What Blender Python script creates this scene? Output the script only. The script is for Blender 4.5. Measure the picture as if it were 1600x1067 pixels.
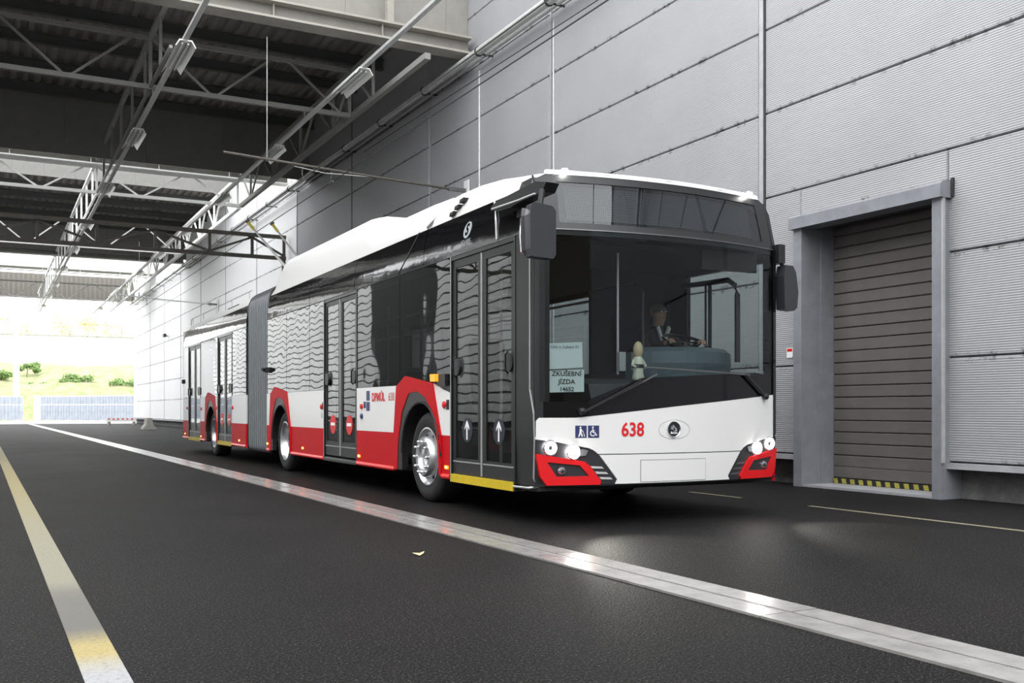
import bpy, bmesh, math, random
from mathutils import Vector, Matrix
from mathutils.geometry import tessellate_polygon
random.seed(7)
PI = math.pi
for o in list(bpy.data.objects): bpy.data.objects.remove(o)
C = bpy.context.scene.collection
SC = bpy.context.scene

# ------------------------------------------------------------ camera, world, light, exposure
cam_d = bpy.data.cameras.new('camera'); cam = bpy.data.objects.new('camera', cam_d); C.objects.link(cam)
YAW = math.atan(820/1556)
cam.location = (0, 0, .98); cam.rotation_euler = (PI/2, 0, -YAW)
cam_d.sensor_width = 36; cam_d.lens = 36*1556/1600; cam_d.shift_y = 106.5/1600
cam_d.clip_start = .05; cam_d.clip_end = 600
SC.camera = cam
W = bpy.data.worlds.new('overcast_sky'); SC.world = W; W.use_nodes = True
bg = W.node_tree.nodes['Background']; bg.inputs[0].default_value = (.97, .985, 1.0, 1); bg.inputs[1].default_value = 1.92
SC.view_settings.view_transform = 'Standard'; SC.view_settings.look = 'None'
SC.view_settings.gamma = 1; SC.view_settings.use_curve_mapping = False
SC.view_settings.exposure = 1.15

# ------------------------------------------------------------ materials
MAT = {}
def mat(name, col, rough=.6, metal=0, spec=.5, coat=0, noise=0, nscale=8, bump=0, bscale=40, emit=None, es=0, dark=None):
    if name in MAT: return MAT[name]
    m = bpy.data.materials.new(name); m.use_nodes = True; nt = m.node_tree; b = nt.nodes['Principled BSDF']
    b.inputs['Base Color'].default_value = (*col, 1); b.inputs['Roughness'].default_value = rough
    b.inputs['Metallic'].default_value = metal; b.inputs['Specular IOR Level'].default_value = spec
    if coat: b.inputs['Coat Weight'].default_value = coat; b.inputs['Coat Roughness'].default_value = .04
    if emit: b.inputs['Emission Color'].default_value = (*emit, 1); b.inputs['Emission Strength'].default_value = es
    if noise:
        tc = nt.nodes.new('ShaderNodeTexCoord'); n = nt.nodes.new('ShaderNodeTexNoise'); n.inputs['Scale'].default_value = nscale
        n.inputs['Detail'].default_value = 6; n.inputs['Roughness'].default_value = .65
        nt.links.new(tc.outputs['Object'], n.inputs['Vector'])
        r = nt.nodes.new('ShaderNodeMapRange'); r.inputs['From Min'].default_value = .3; r.inputs['From Max'].default_value = .7
        mx = nt.nodes.new('ShaderNodeMix'); mx.data_type = 'RGBA'
        d = dark or tuple(c*(1-noise) for c in col)
        mx.inputs[6].default_value = (*d, 1); mx.inputs[7].default_value = (*col, 1)
        nt.links.new(n.outputs[0], r.inputs['Value']); nt.links.new(r.outputs[0], mx.inputs[0])
        nt.links.new(mx.outputs[2], b.inputs['Base Color'])
    if bump:
        tc = nt.nodes.new('ShaderNodeTexCoord'); n = nt.nodes.new('ShaderNodeTexNoise'); n.inputs['Scale'].default_value = bscale
        n.inputs['Detail'].default_value = 3
        nt.links.new(tc.outputs['Object'], n.inputs['Vector'])
        bp = nt.nodes.new('ShaderNodeBump'); bp.inputs['Strength'].default_value = 1; bp.inputs['Distance'].default_value = bump
        nt.links.new(n.outputs[0], bp.inputs['Height']); nt.links.new(bp.outputs[0], b.inputs['Normal'])
    MAT[name] = m; return m

def glass(name, tint, ior=1.55, wav=0, wscale=1.2, base=0, gl=1.0):
    m = bpy.data.materials.new(name); m.use_nodes = True; nt = m.node_tree
    for n in list(nt.nodes): nt.nodes.remove(n)
    out = nt.nodes.new('ShaderNodeOutputMaterial'); mix = nt.nodes.new('ShaderNodeMixShader')
    t = nt.nodes.new('ShaderNodeBsdfTransparent'); t.inputs[0].default_value = (*tint, 1)
    g = nt.nodes.new('ShaderNodeBsdfGlossy'); g.inputs['Roughness'].default_value = .015; g.inputs[0].default_value = (gl, gl, gl, 1)
    f = nt.nodes.new('ShaderNodeFresnel'); ge = nt.nodes.new('ShaderNodeNewGeometry')
    k1 = nt.nodes.new('ShaderNodeMath'); k1.operation = 'MULTIPLY_ADD'; k1.inputs[1].default_value = -2; k1.inputs[2].default_value = 1; nt.links.new(ge.outputs['Backfacing'], k1.inputs[0])
    k2 = nt.nodes.new('ShaderNodeMath'); k2.operation = 'POWER'; k2.inputs[0].default_value = ior; nt.links.new(k1.outputs[0], k2.inputs[1]); nt.links.new(k2.outputs[0], f.inputs['IOR'])
    a = nt.nodes.new('ShaderNodeMath'); a.operation = 'ADD'; a.inputs[1].default_value = base
    nt.links.new(f.outputs[0], a.inputs[0]); nt.links.new(a.outputs[0], mix.inputs[0])
    nt.links.new(t.outputs[0], mix.inputs[1]); nt.links.new(g.outputs[0], mix.inputs[2]); nt.links.new(mix.outputs[0], out.inputs[0])
    if wav:
        tc = nt.nodes.new('ShaderNodeTexCoord'); n = nt.nodes.new('ShaderNodeTexNoise'); n.inputs['Scale'].default_value = wscale; n.inputs['Detail'].default_value = 1
        nt.links.new(tc.outputs['Object'], n.inputs['Vector'])
        bp = nt.nodes.new('ShaderNodeBump'); bp.inputs['Strength'].default_value = 1; bp.inputs['Distance'].default_value = wav
        nt.links.new(n.outputs[0], bp.inputs['Height']); nt.links.new(bp.outputs[0], g.inputs['Normal'])
    MAT[name] = m; return m

def asphalt_mat():
    m = bpy.data.materials.new('asphalt'); m.use_nodes = True; nt = m.node_tree; b = nt.nodes['Principled BSDF']
    tc = nt.nodes.new('ShaderNodeTexCoord')
    n1 = nt.nodes.new('ShaderNodeTexNoise'); n1.inputs['Scale'].default_value = 90; n1.inputs['Detail'].default_value = 4; n1.inputs['Roughness'].default_value = .75
    n2 = nt.nodes.new('ShaderNodeTexNoise'); n2.inputs['Scale'].default_value = .5; n2.inputs['Detail'].default_value = 5
    v = nt.nodes.new('ShaderNodeTexVoronoi'); v.inputs['Scale'].default_value = 85
    for n in (n1, n2, v): nt.links.new(tc.outputs['Object'], n.inputs['Vector'])
    r = nt.nodes.new('ShaderNodeValToRGB'); r.color_ramp.elements[0].position = .44; r.color_ramp.elements[1].position = .72
    r.color_ramp.elements[0].color = (.0045, .0043, .0043, 1); r.color_ramp.elements[1].color = (.10, .096, .09, 1)
    q = r.color_ramp.elements.new(.58); q.color = (.019, .0182, .0178, 1)
    nt.links.new(n1.outputs[0], r.inputs[0])
    r2 = nt.nodes.new('ShaderNodeValToRGB'); r2.color_ramp.elements[0].position = .35; r2.color_ramp.elements[1].position = .65
    r2.color_ramp.elements[0].color = (.72, .72, .75, 1); r2.color_ramp.elements[1].color = (1.1, 1.06, 1.04, 1)
    nt.links.new(n2.outputs[0], r2.inputs[0])
    mx = nt.nodes.new('ShaderNodeMix'); mx.data_type = 'RGBA'; mx.blend_type = 'MULTIPLY'; mx.inputs[0].default_value = 1
    nt.links.new(r.outputs[0], mx.inputs[6]); nt.links.new(r2.outputs[0], mx.inputs[7]); nt.links.new(mx.outputs[2], b.inputs['Base Color'])
    rr = nt.nodes.new('ShaderNodeMapRange'); rr.inputs['To Min'].default_value = .5; rr.inputs['To Max'].default_value = .66
    nt.links.new(n2.outputs[0], rr.inputs['Value']); nt.links.new(rr.outputs[0], b.inputs['Roughness'])
    bp = nt.nodes.new('ShaderNodeBump'); bp.inputs['Strength'].default_value = .9; bp.inputs['Distance'].default_value = .0022
    nt.links.new(v.outputs[0], bp.inputs['Height'])
    bp2 = nt.nodes.new('ShaderNodeBump'); bp2.inputs['Strength'].default_value = .6; bp2.inputs['Distance'].default_value = .0015
    nt.links.new(n1.outputs[0], bp2.inputs['Height']); nt.links.new(bp.outputs[0], bp2.inputs['Normal'])
    nt.links.new(bp2.outputs[0], b.inputs['Normal']); sr = nt.nodes.new('ShaderNodeMapRange'); sr.inputs['From Min'].default_value = .58; sr.inputs['From Max'].default_value = .68; sr.inputs['To Min'].default_value = .05; sr.inputs['To Max'].default_value = .55
    nt.links.new(n1.outputs[0], sr.inputs['Value']); nt.links.new(sr.outputs[0], b.inputs['Specular IOR Level'])
    return m

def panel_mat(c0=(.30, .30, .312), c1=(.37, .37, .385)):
    # micro-ribbed wall sheet with smudges of grime along its edges
    m = bpy.data.materials.new('ribbed_wall_sheet'); m.use_nodes = True; nt = m.node_tree; b = nt.nodes['Principled BSDF']
    tc = nt.nodes.new('ShaderNodeTexCoord'); geo = nt.nodes.new('ShaderNodeNewGeometry')
    sx = nt.nodes.new('ShaderNodeSeparateXYZ'); nt.links.new(tc.outputs['Object'], sx.inputs[0])
    # distance to the horizontal edges
    a = nt.nodes.new('ShaderNodeMath'); a.operation = 'SUBTRACT'; a.inputs[1].default_value = .565; nt.links.new(sx.outputs[2], a.inputs[0])
    ab = nt.nodes.new('ShaderNodeMath'); ab.operation = 'ABSOLUTE'; nt.links.new(a.outputs[0], ab.inputs[0])
    e = nt.nodes.new('ShaderNodeMapRange'); e.inputs['From Min'].default_value = .50; e.inputs['From Max'].default_value = .55; nt.links.new(ab.outputs[0], e.inputs['Value'])
    n = nt.nodes.new('ShaderNodeTexNoise'); n.inputs['Scale'].default_value = 6; n.inputs['Detail'].default_value = 5; n.inputs['Roughness'].default_value = .8; nt.links.new(geo.outputs['Position'], n.inputs['Vector'])
    nr = nt.nodes.new('ShaderNodeMapRange'); nr.inputs['From Min'].default_value = .54; nr.inputs['From Max'].default_value = .62; nt.links.new(n.outputs[0], nr.inputs['Value'])
    mu = nt.nodes.new('ShaderNodeMath'); mu.operation = 'MULTIPLY'; nt.links.new(e.outputs[0], mu.inputs[0]); nt.links.new(nr.outputs[0], mu.inputs[1])
    n2 = nt.nodes.new('ShaderNodeTexNoise'); n2.inputs['Scale'].default_value = .8; n2.inputs['Detail'].default_value = 4; nt.links.new(geo.outputs['Position'], n2.inputs['Vector'])
    base = nt.nodes.new('ShaderNodeMix'); base.data_type = 'RGBA'; base.inputs[6].default_value = (*c0, 1); base.inputs[7].default_value = (*c1, 1)
    nt.links.new(n2.outputs[0], base.inputs[0])
    mx = nt.nodes.new('ShaderNodeMix'); mx.data_type = 'RGBA'; mx.inputs[7].default_value = (.09, .085, .08, 1)
    nt.links.new(mu.outputs[0], mx.inputs[0]); nt.links.new(base.outputs[2], mx.inputs[6]); nt.links.new(mx.outputs[2], b.inputs['Base Color'])
    w = nt.nodes.new('ShaderNodeMath'); w.operation = 'MULTIPLY'; w.inputs[1].default_value = 2*PI/.026; nt.links.new(sx.outputs[2], w.inputs[0])
    s = nt.nodes.new('ShaderNodeMath'); s.operation = 'SINE'; nt.links.new(w.outputs[0], s.inputs[0])
    bp = nt.nodes.new('ShaderNodeBump'); bp.inputs['Strength'].default_value = .6; bp.inputs['Distance'].default_value = .0022
    nt.links.new(s.outputs[0], bp.inputs['Height']); nt.links.new(bp.outputs[0], b.inputs['Normal'])
    b.inputs['Roughness'].default_value = .5; b.inputs['Metallic'].default_value = .1
    return m

def worn_paint_mat(name, bands):
    # road paint worn through to the asphalt; bands: list of (object-space y, colour)
    m = bpy.data.materials.new(name); m.use_nodes = True; nt = m.node_tree; b = nt.nodes['Principled BSDF']
    tc = nt.nodes.new('ShaderNodeTexCoord'); sx = nt.nodes.new('ShaderNodeSeparateXYZ'); nt.links.new(tc.outputs['Object'], sx.inputs[0])
    n = nt.nodes.new('ShaderNodeTexNoise'); n.inputs['Scale'].default_value = 45; n.inputs['Detail'].default_value = 6; n.inputs['Roughness'].default_value = .8
    nt.links.new(tc.outputs['Object'], n.inputs['Vector'])
    mr = nt.nodes.new('ShaderNodeMapRange'); mr.inputs['From Min'].default_value = bands[0][0]; mr.inputs['From Max'].default_value = bands[-1][0]
    ad = nt.nodes.new('ShaderNodeMath'); ad.operation = 'MULTIPLY_ADD'; ad.inputs[1].default_value = .25; nt.links.new(n.outputs[0], ad.inputs[0]); nt.links.new(sx.outputs[1], ad.inputs[2])
    nt.links.new(ad.outputs[0], mr.inputs['Value'])
    r = nt.nodes.new('ShaderNodeValToRGB'); nt.links.new(mr.outputs[0], r.inputs[0])
    y0, y1 = bands[0][0], bands[-1][0]
    els = r.color_ramp.elements
    els[0].position = 0; els[0].color = (*bands[0][1], 1); els[1].position = 1; els[1].color = (*bands[-1][1], 1)
    for y, c in bands[1:-1]:
        e = els.new((y-y0)/(y1-y0)); e.color = (*c, 1)
    mx = nt.nodes.new('ShaderNodeMix'); mx.data_type = 'RGBA'; mx.inputs[7].default_value = (.07, .066, .062, 1)
    mm = nt.nodes.new('ShaderNodeMapRange'); mm.inputs['From Min'].default_value = .5; mm.inputs['From Max'].default_value = .72; mm.inputs['To Max'].default_value = .75
    nt.links.new(n.outputs[0], mm.inputs['Value']); nt.links.new(mm.outputs[0], mx.inputs[0])
    nt.links.new(r.outputs[0], mx.inputs[6]); nt.links.new(mx.outputs[2], b.inputs['Base Color']); b.inputs['Roughness'].default_value = .6
    bp = nt.nodes.new('ShaderNodeBump'); bp.inputs['Strength'].default_value = .8; bp.inputs['Distance'].default_value = .003
    nt.links.new(n.outputs[0], bp.inputs['Height']); nt.links.new(bp.outputs[0], b.inputs['Normal'])
    MAT[name] = m; return m

M_ASPH = asphalt_mat(); M_PANEL = panel_mat(); M_PANEL_LIT = panel_mat((.84, .84, .85), (.90, .90, .91))  # second sheet tone is paler, the far wall's stronger daylight put into its colour
mat('backing', (.10, .10, .10), .8)
mat('trim_metal', (.46, .46, .48), .45, .2, noise=.25, nscale=5)
mat('joint_dark', (.03, .03, .03), .8)
mat('concrete_plinth', (.20, .20, .195), .9, noise=.6, nscale=3, bump=.01, bscale=25)
mat('concrete_slab', (.31, .30, .285), .2, noise=.4, nscale=4, bump=.0006, bscale=60)
mat('slot_dark', (.05, .05, .05), .7)
mat('steel_edge', (.55, .55, .55), .3, .8)
mat('door_slat', (.125, .113, .108), .6, noise=.2, nscale=3, bump=.0015, bscale=200)
mat('door_frame', (.25, .26, .285), .5, .1, noise=.25, nscale=4)
mat('deck', (.30, .28, .26), .7, noise=.2, nscale=2)
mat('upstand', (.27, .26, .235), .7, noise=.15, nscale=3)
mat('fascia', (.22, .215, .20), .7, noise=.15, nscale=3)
mat('purlin', (.09, .09, .088), .7)
mat('lit_steel', (.85, .85, .82), .6)  # roof steel under the open bays, bright daylight put into its colour
mat('shaded_steel', (.24, .235, .22), .6)  # same roof steel in the near bay, its shade put into the colour
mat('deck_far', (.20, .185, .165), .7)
mat('beam_paint', (.34, .325, .285), .6, noise=.15, nscale=4)
mat('truss_paint', (.62, .61, .58), .5, .1)
mat('portal_dark', (.10, .092, .08), .55, .2, noise=.2)
mat('galv', (.62, .62, .61), .4, .3, noise=.2, nscale=9)
mat('lamp_reflector', (.80, .80, .78), .3, .3)
mat('lamp_tube', (.9, .9, .88), .3)
mat('black_rubber', (.012, .012, .012), .7)
mat('cable', (.02, .02, .02), .6)
mat('copper', (.10, .07, .05), .5, .6)
mat('white_paint', (.73, .725, .71), .35, spec=.4, coat=.12)
mat('red_paint', (.47, .004, .009), .5, spec=.12)
mat('bumper_red', (.66, .010, .014), .35, spec=.3, coat=.15)
mat('gloss_black', (.006, .006, .007), .07, spec=.38, bump=.0035, bscale=2.2)
mat('satin_black', (.015, .015, .016), .38)
mat('frame_black', (.010, .010, .011), .3)
mat('mirror_shell', (.035, .035, .042), .33, noise=.1)
mat('grey_gasket', (.42, .42, .42), .4, .5)
mat('bellows', (.23, .26, .28), .62, noise=.15, nscale=3)
mat('tyre', (.017, .017, .017), .75, bump=.004, bscale=30)
mat('rim', (.62, .62, .63), .32, .85)
mat('rim_dark', (.16, .16, .165), .4, .7)
mat('step_yellow', (.62, .45, .01), .5, noise=.2, nscale=12)
mat('decal_red', (.62, .015, .02), .4)
mat('decal_white', (.85, .85, .84), .4)
mat('decal_blue', (.028, .034, .115), .4)
mat('decal_dark', (.012, .013, .022), .4)
mat('decal_grey', (.38, .41, .42), .4)
mat('decal_text', (.05, .05, .06), .5)
mat('letter_black', (.02, .02, .02), .6)
mat('paper', (.62, .69, .69), .8)
mat('interior_dark', (.035, .035, .037), .7)
mat('interior_mid', (.10, .10, .105), .6)
mat('interior_light', (.35, .36, .36), .6)
mat('seat_fabric', (.03, .035, .05), .9)
mat('dash_plastic', (.085, .12, .14), .5, bump=.001, bscale=300)
mat('chrome', (.75, .75, .75), .12, 1)
mat('skin', (.46, .29, .21), .5)
mat('shirt', (.70, .70, .70), .8)
mat('jacket', (.03, .032, .04), .85)
mat('hair_grey', (.20, .18, .16), .8)
mat('doll_beige', (.55, .45, .28), .6)
mat('doll_pale', (.60, .60, .50), .5)
mat('orange_lens', (.9, .30, .01), .3, emit=(1, .35, .02), es=.35)
mat('orange_glow', (1, .3, .03), .3, emit=(1, .22, .03), es=26)
mat('headlight_glow', (1, 1, 1), .3, emit=(1, .98, .92), es=60)
mat('ring_glow', (1, 1, 1), .3, emit=(.96, .98, 1), es=9)
mat('marker_glow', (1, 1, 1), .3, emit=(1, .99, .95), es=60)
mat('lens_dark', (.05, .05, .055), .15, .3)
mat('lens_clear', (.5, .5, .52), .1, .8)
mat('insulator_yellow', (.75, .62, .05), .5)
mat('sky_white_wall', (.86, .86, .86), .8)
mat('fence_sheet', (.46, .50, .57), .6, noise=.3, nscale=2)
mat('fence_post', (.72, .73, .75), .6)
mat('grass', (.15, .25, .07), .9, noise=.6, nscale=1.1, dark=(.40, .32, .22), bump=.1, bscale=3)
mat('bush_leaf', (.18, .28, .09), .8)
mat('autumn_leaf', (.92, .80, .42), .8)
mat('bark', (.2, .15, .1), .9)
mat('barrier_concrete', (.42, .41, .36), .85, noise=.3)
mat('safety_yellow', (.42, .38, .07), .6, noise=.3, nscale=20)
mat('sheet_light', (.85, .85, .84), .5)
mat('leaf_dry', (.70, .55, .28), .7)
mat('mirror_glass', (.8,.8,.8), .05, 1)
glass('side_glass', (.42, .43, .44), 1.5, wav=.0042, wscale=1.5)
glass('door_glass', (.62, .64, .63), 1.42, wav=.002, wscale=2.0)
glass('far_glass', (.84, .88, .87), 1.25)
glass('windshield', (.80, .83, .83), 1.28, wav=.001, wscale=.8)
glass('display_glass', (.6, .63, .65), 1.5, wav=.001, wscale=.8)

# ------------------------------------------------------------ mesh helpers
class MB:
    def __init__(s): s.v = []; s.f = []
    def add(s, vs, fs):
        n = len(s.v); s.v += [tuple(v) for v in vs]; s.f += [tuple(i+n for i in f) for f in fs]; return s
    def box(s, x0, x1, y0, y1, z0, z1):
        vs = [(x, y, z) for x in (x0, x1) for y in (y0, y1) for z in (z0, z1)]
        return s.add(vs, [(0,1,3,2),(4,6,7,5),(0,4,5,1),(2,3,7,6),(0,2,6,4),(1,5,7,3)])
    def bar(s, p, q, w, h, up=(0,0,1)):
        p = Vector(p); q = Vector(q); d = (q-p).normalized(); u = Vector(up)
        if abs(d.dot(u)) > .98: u = Vector((1,0,0))
        a = d.cross(u).normalized()*w/2; b = a.cross(d).normalized()*h/2
        vs = [e+i*a+j*b for e in (p, q) for i, j in ((-1,-1),(1,-1),(1,1),(-1,1))]
        return s.add(vs, [(0,3,2,1),(4,5,6,7),(0,1,5,4),(1,2,6,5),(2,3,7,6),(3,0,4,7)])
    def tube(s, pts, r, n=8, r2=None):
        pts = [Vector(p) for p in pts]; base = len(s.v); k = len(pts)
        for i, p in enumerate(pts):
            d = (pts[min(i+1,k-1)]-pts[max(i-1,0)]).normalized(); u = Vector((0,0,1)) if abs(d.z) < .95 else Vector((0,1,0))
            a = d.cross(u).normalized(); b = a.cross(d)
            rr = r if r2 is None else r+(r2-r)*i/(k-1)
            for j in range(n):
                t = 2*PI*j/n; s.v.append(tuple(p+rr*(math.cos(t)*a+math.sin(t)*b)))
        for i in range(k-1):
            for j in range(n):
                s.f.append((base+i*n+j, base+(i+1)*n+j, base+(i+1)*n+(j+1)%n, base+i*n+(j+1)%n))
        s.f.append(tuple(base+j for j in range(n))); s.f.append(tuple(base+(k-1)*n+j for j in reversed(range(n))))
        return s
    def prism(s, poly, fn, t0, t1):
        # poly 2D (a,b) -> fn(a,b,t)
        n = len(poly); tris = tessellate_polygon([[Vector((a, b, 0)) for a, b in poly]])
        vs = [fn(a, b, t0) for a, b in poly]+[fn(a, b, t1) for a, b in poly]
        fs = [tuple(t) for t in tris]+[tuple(i+n for i in reversed(t)) for t in tris]+[(i, (i+1) % n, (i+1) % n+n, i+n) for i in range(n)]
        return s.add(vs, fs)
    def lathe(s, prof, fn, n=32, closed=False):
        # prof (r,t); fn(r*cos, r*sin, t)
        base = len(s.v); k = len(prof)
        for r, t in prof:
            for j in range(n):
                a = 2*PI*j/n; s.v.append(tuple(fn(r*math.cos(a), r*math.sin(a), t)))
        for i in range(k-1 if not closed else k):
            i2 = (i+1) % k
            for j in range(n): s.f.append((base+i*n+j, base+i2*n+j, base+i2*n+(j+1) % n, base+i*n+(j+1) % n))
        return s
    def build(s, name, m, parent=None, smooth=False, loc=None, rot=None, **kw):
        me = bpy.data.meshes.new(name); me.from_pydata(s.v, [], s.f); me.validate()
        bm = bmesh.new(); bm.from_mesh(me); bmesh.ops.recalc_face_normals(bm, faces=bm.faces); bm.to_mesh(me); bm.free()
        if smooth:
            for p in me.polygons: p.use_smooth = True
            try: me.set_sharp_from_angle(angle=math.radians(40))
            except Exception: pass
        me.materials.append(MAT[m] if isinstance(m, str) else m)
        o = bpy.data.objects.new(name, me); C.objects.link(o)
        if parent: o.parent = parent
        if loc: o.location = loc
        if rot: o.rotation_euler = rot
        for k2, v in kw.items(): o[k2] = v
        return o
def tag(o, label=None, category=None, group=None, kind=None):
    for k, v in (('label', label), ('category', category), ('group', group), ('kind', kind)):
        if v: o[k] = v
    return o
def empty(name, loc=(0,0,0), rz=0, **kw):
    o = bpy.data.objects.new(name, None); o.empty_display_size = .2; C.objects.link(o); o.location = loc; o.rotation_euler = (0,0,rz)
    for k, v in kw.items(): o[k] = v
    return o
def dup(o, parent=None, loc=None):
    c = o.copy(); C.objects.link(c)
    if parent: c.parent = parent
    if loc is not None: c.location = loc
    for ch in list(o.children):
        d = ch.copy(); C.objects.link(d); d.parent = c
        for g in list(ch.children):
            e = g.copy(); C.objects.link(e); e.parent = d
    return c
def text(body, size, fn, name, m, parent, depth=0, squeeze=1.0, align='CENTER', extr=.0, bold=0.0, **kw):
    cu = bpy.data.curves.new(name, 'FONT'); cu.body = body; cu.size = size; cu.align_x = align; cu.align_y = 'CENTER'
    cu.resolution_u = 3; cu.offset = bold
    t = bpy.data.objects.new('tmp', cu); C.objects.link(t)
    bpy.context.view_layer.update()
    me = bpy.data.meshes.new_from_object(t.evaluated_get(bpy.context.evaluated_depsgraph_get()))
    bpy.data.objects.remove(t); bpy.data.curves.remove(cu)
    for v in me.vertices: v.co = fn(v.co.x*squeeze, v.co.y)
    me.materials.clear(); me.materials.append(MAT[m]); me.name = name
    o = bpy.data.objects.new(name, me); C.objects.link(o); o.parent = parent
    for k, v in kw.items(): o[k] = v
    return o

# ------------------------------------------------------------ the setting
WX = 9.3
def struct(name, mb, m, **kw): return mb.build(name, m, kind='structure', **kw)
floor = struct('floor', MB().box(-24, 14, -70, 76, -.2, 0), M_ASPH)
yard = struct('trim_1', MB().box(-60, 60, 76, 140, -.2, -.001), mat('yard', (.5, .49, .48), .8, noise=.2, nscale=1))

DY0, DY1, DZ = 7.52, 9.50, 3.34
wr = MB()
wr.box(WX+.07, WX+.55, DY1+.02, 76, .33, 12.1).box(WX+.07, WX+.55, -26, DY0-.02, .33, 12.1).box(WX+.07, WX+.55, DY0-.02, DY1+.02, DZ, 12.1).box(WX+.5, WX+.55, DY0-.02, DY1+.02, .33, DZ)
wall = struct('wall_right', wr, 'backing')
pl = MB().box(WX+.2, WX+.55, DY1+.12, 76, 0, .33).box(WX+.2, WX+.55, -26, DY0-.12, 0, .33)
struct('baseboard_right', pl, 'concrete_plinth')
bt = MB().box(WX-.05, WX+.2, DY1+.15, 75.8, .335, .40).box(WX-.05, WX+.2, -26, DY0-.1, .335, .40)
struct('trim_2', bt, 'trim_metal')

def panel(y0, y1, z0, z1, src={}):
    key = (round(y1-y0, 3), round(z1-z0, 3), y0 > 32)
    if key not in src:
        mb = MB(); g = .012; yy, zz = y1-y0-g, z1-z0-g
        # bevelled sheet, its rim falls back to the joint
        vs = [(0, b, c) for b, c in ((.012,.012),(yy-.012,.012),(yy-.012,zz-.012),(.012,zz-.012))]+[(.02, b, c) for b, c in ((0,0),(yy,0),(yy,zz),(0,zz))]+[(.07, b, c) for b, c in ((0,0),(yy,0),(yy,zz),(0,zz))]
        mb.add(vs, [(3,2,1,0)]+[(i, (i+1) % 4, 4+(i+1) % 4, 4+i) for i in range(4)]+[(4+i, 4+(i+1) % 4, 8+(i+1) % 4, 8+i) for i in range(4)])
        o = mb.build('panel', M_PANEL_LIT if y0 > 32 else M_PANEL, wall, loc=(WX, y0+.006, z0+.006)); src[key] = o.data
        return o
    o = bpy.data.objects.new('panel', src[key]); C.objects.link(o); o.parent = wall; o.location = (WX, y0+.006, z0+.006)
    return o
courses = [.41, 1.55, 2.70, 3.83, 4.97, 6.10, 7.23, 8.36, 9.50, 10.63, 11.76]
posts = [10.38+5.73*k for k in range(-6, 12)]+[75.9]
for a, b in zip(posts[:-1], posts[1:]):
    for z0, z1 in zip(courses[:-1], courses[1:]):
        if a < DY0 < b and z0 < 3:
            panel(a+.05, DY0-.1, z0, z1); panel(DY1+.15, b-.05, z0, z1)
            if z1 > 3.5: panel(DY0-.1, DY1+.15, 3.48, z1)
        else: panel(a+.05, b-.05, z0, z1)
for i, y in enumerate(posts[:-1]):
    if i == 6: MB().box(WX-.02, WX+.07, y-.05, y+.03, .41, 11.7).build('cover_strip', 'trim_metal', wall); MB().box(WX-.012, WX+.07, y-.085, y-.055, .41, 11.7).build('joint_seal', 'joint_dark', wall)
    else: MB().box(WX+.004, WX+.07, y-.02, y+.02, .41, 11.7).build('cover_strip', 'trim_metal' if i < 9 else 'purlin', wall)

# the loading door, a recessed roller door
door = empty('door_1', (WX+.43, DY0, 0), kind='structure')
nsl = 22; z = .10; hs = (DZ+.02-z)/nsl; me = None
for k in range(nsl):
    mb = MB(); w = DY1-DY0-.02
    prof = [(0,0),(-.018,.012),(-.018,hs-.014),(0,hs-.003),(.03,hs-.003),(.03,0)]
    if me is None:
        mb.prism([(a, b) for a, b in prof], lambda a, b, t: (a, t, b), .01, w)
        o = mb.build('slat', 'door_slat', door, loc=(0,0,z)); me = o.data
    else:
        o = bpy.data.objects.new('slat', me); C.objects.link(o); o.parent = door; o.location = (0,0,z)
    z += hs
mb = MB().box(-.03, .03, .01, DY1-DY0-.02, .03, .10); mb.build('bottom_bar', 'black_rubber', door)
k = 0; y = .05
while y < 1.9:
    MB().prism([(y, .035), (y+.07, .035), (y+.085, .096), (y+.015, .096)], lambda a, b, t: (t, a, b), -.034, -.03).build('yellow_block', 'safety_yellow', door)
    y += .14
fr = empty('trim_3', (0,0,0), kind='structure')
MB().box(WX-.13, WX+.2, DY1, DY1+.14, 0, 3.3).build('jamb', 'door_frame', fr)
MB().box(WX+.2, WX+.5, DY1-.015, DY1+.1, 0, 3.34).build('jamb_lining', 'door_frame', fr)
MB().box(WX-.13, WX+.5, DY0-.12, DY0, 0, 3.3).build('jamb', 'door_frame', fr)
MB().box(WX-.135, WX-.1, DY0-.15, DY0-.125, .4, 3.3).build('joint_seal', 'trim_metal', fr)
MB().prism([(WX-.19, 3.285), (WX-.19, 3.43), (WX-.15, 3.455), (WX+.07, 3.50), (WX+.07, 3.285)], lambda a, b, t: (a, t, b), DY0-.16, DY1+.17).build('lintel', 'door_frame', fr)
MB().box(WX-.03, WX+.01, DY0-.19, DY0-.16, 3.30, 3.50).build('end_plate', 'joint_dark', fr)
MB().box(WX-.1, WX+.45, DY0, DY1, 0, .03).build('threshold', 'trim_metal', fr)

# left wall, horizontal sheets with open joints
wl = struct('wall_left', MB().box(-9.6, -9.3, -26, 30, 0, 10.2).box(-15.4, -15.1, 30, 140, 0, 13.0), 'joint_dark')
lm = None
for j in range(23):
    for i in range(14):
        z0 = .35+j*.54; y0 = -26+i*11.2+(5.2 if i > 4 else 0); xl = -9.3 if i < 5 else -15.1
        if i == 7 or (i < 5 and j > 16): continue
        if lm is None:
            o = MB().prism([(-.0, 0), (.05, .0), (.07, .44), (0, .44)], lambda a, b, t: (a, t, b), 0, 11.1).build('sheet', 'sheet_light', wl, loc=(xl, y0, z0)); lm = o.data
        else:
            o = bpy.data.objects.new('sheet', lm); C.objects.link(o); o.parent = wl; o.location = (xl, y0, z0)

struct('added_dark_wall', MB().box(-40, 30, -42, -41, 0, 12.5), mat('added_wall_brown', (.10, .085, .07), .9, noise=.3, nscale=2))  # unseen dark building added behind the camera, keeps the windscreen reflection dark
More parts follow.
